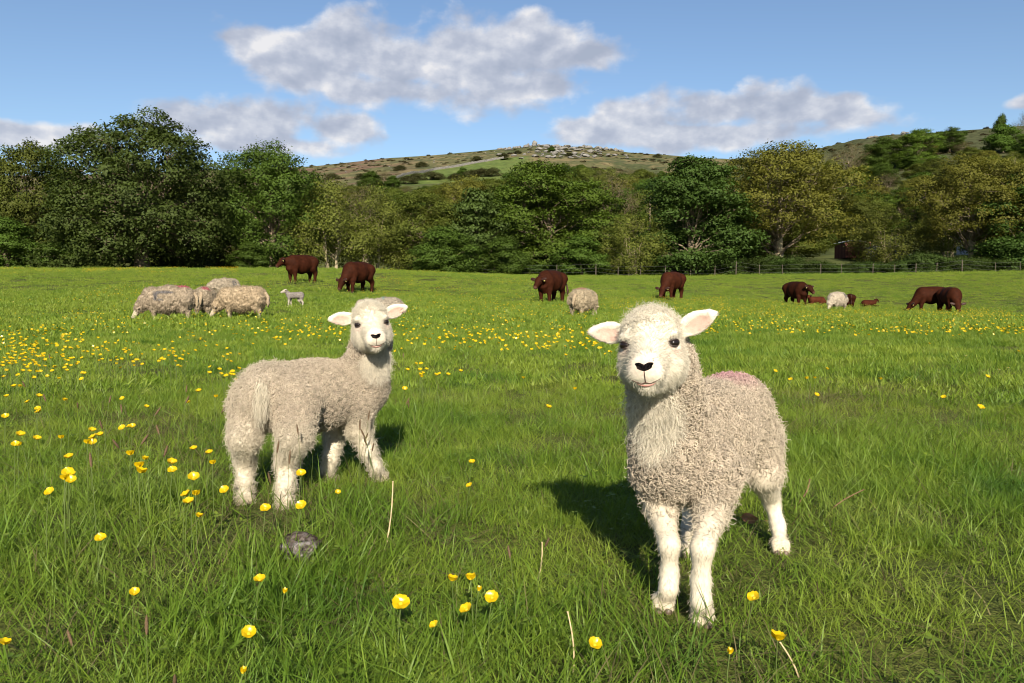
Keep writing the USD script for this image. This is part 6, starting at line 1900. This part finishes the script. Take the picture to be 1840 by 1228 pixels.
TOR = 'granite boulders of the tor'


SKYR = lambda px: 642 * math.cos(math.atan((px - CX) / FPX))
for px, w, szz, n in [(960, 12, 1.5, 1), (949, 8, 1.2, 1), (968, 8, 1.0, 1)]:
    boulder(px, 262, SKYR(px), w, 'blocky rock stack on the very top of the tor' if px == 960 else 'rock beside the topmost stack of the tor', TOR, szz)
for i in range(46):                                   # along the skyline
    px = rng.uniform(895, 1130)
    boulder(px, 268, SKYR(px) - rng.uniform(0, 14), rng.uniform(5, 12), 'weathered granite boulder on the skyline of the tor', TOR, rng.uniform(0.55, 0.95))
for i in range(120):
    px = rng.normal(1010, 55); py = rng.uniform(266, 290)
    if not 890 < px < 1140:
        continue
    d = on_hill(px, py)
    boulder(px, py, d, rng.uniform(5, 15), 'weathered granite boulder strewn below the skyline of the tor', TOR, rng.uniform(0.45, 0.8))
for i in range(26):
    px = rng.uniform(600, 890); py = np.interp(px, [600, 890], [300, 276]) + rng.uniform(0, 16)
    boulder(px, py, on_hill(px, py), rng.uniform(2.0, 4.0), 'pale boulder scattered on the open moor left of the tor', 'boulders on the moor')
for i in range(16):
    px = rng.choice([rng.uniform(1560, 1605), rng.uniform(1615, 1640)])
    boulder(px, 245, 516 * math.cos(math.atan((px - CX) / FPX)), rng.uniform(5, 11), 'rock of the low outcrop on the right hand skyline', 'rocks on the right hand skyline', rng.uniform(0.5, 0.8))
# low scrub and heather over the moor
g = np.random.default_rng(17)
hv = []
for k in range(3):
    c = unit(g.normal(0, 1, (26, 3))) * [1, 1, 0.45] * g.uniform(0.5, 1.0, (26, 1)); c[:, 2] = np.abs(c[:, 2])
    hv.append((leaf_cloud(c, unit(c), 7, 0.42, 0.22, 0.6, g), (leafy('heath', (0.040, 0.034, 0.014), (0.085, 0.072, 0.030), warm=(0.16, 0.12, 0.02), obj_var=0.45) if k == 0 else stage.GetPrimAtPath('/World/Looks/heath') and UsdShade.Material.Get(stage, '/World/Looks/heath')), False))
hx = []
while len(hx) < 520:
    px = g.uniform(540, 1860) if g.uniform() < 0.9 else g.uniform(300, 2100)
    az = math.atan((px - CX) / FPX)
    r = g.uniform(355, ridge_r(az) + 4)
    x, y = r * math.sin(az), r * math.cos(az)
    if 668 < px < 960 and r < np.interp(px, [560, 700, 780, 905, 1000], [372, 395, 470, 520, 525]) + 3:
        continue
    if meshkit.fbm(np.array([[x / 30, y / 30, 0.5]]), 3, 61)[0] < 0.46:
        continue
    hx.append((x, y))
hx = np.array(hx)
sc = g.uniform(0.6, 2.2, len(hx))
hp_ = instancer(path_for('moor_scrub'), hv, np.stack([hx[:, 0], hx[:, 1], ground_z(hx[:, 0], hx[:, 1]) - 0.1], 1), qz(g.uniform(0, 6.28, len(hx))), np.stack([sc, sc, sc * 0.8], 1), g.integers(0, 3, len(hx)))
tag(hp_, 'low brown heather and scrub speckling the open moor', 'heather', kind='stuff')
# dry stone wall round the pasture
wl = thing('stone_wall', 'grey dry stone wall along the top of the green hill pasture', 'wall', (0, 0, 0))
pw = np.concatenate([np.linspace(706, 780, 30), np.linspace(782, 905, 44)])
rw = np.interp(pw, [560, 700, 780, 905, 1000], [372, 395, 470, 520, 525])
aw = np.arctan((pw - CX) / FPX)
xs, ys = rw * np.sin(aw), rw * np.cos(aw)
zs = ground_z(xs, ys)
vv, ff = [], []
for k in range(len(xs) - 1):
    a, b = np.array([xs[k], ys[k]]), np.array([xs[k + 1], ys[k + 1]])
    t = unit(b - a); nn = np.array([-t[1], t[0]]) * 0.35
    h = 1.3 + rng.uniform(-0.15, 0.15)
    q = [(*(a - nn), zs[k] - 0.4), (*(b - nn), zs[k + 1] - 0.4), (*(b + nn), zs[k + 1] - 0.4), (*(a + nn), zs[k] - 0.4), (*(a - nn * 0.7), zs[k] + h), (*(b - nn * 0.7), zs[k + 1] + h), (*(b + nn * 0.7), zs[k + 1] + h), (*(a + nn * 0.7), zs[k] + h)]
    part(wl, 'wall_length', (np.array(q), np.array([[0, 1, 5], [0, 5, 4], [1, 2, 6], [1, 6, 5], [2, 3, 7], [2, 7, 6], [3, 0, 4], [3, 4, 7], [4, 5, 6], [4, 6, 7]])), M_ROCK)
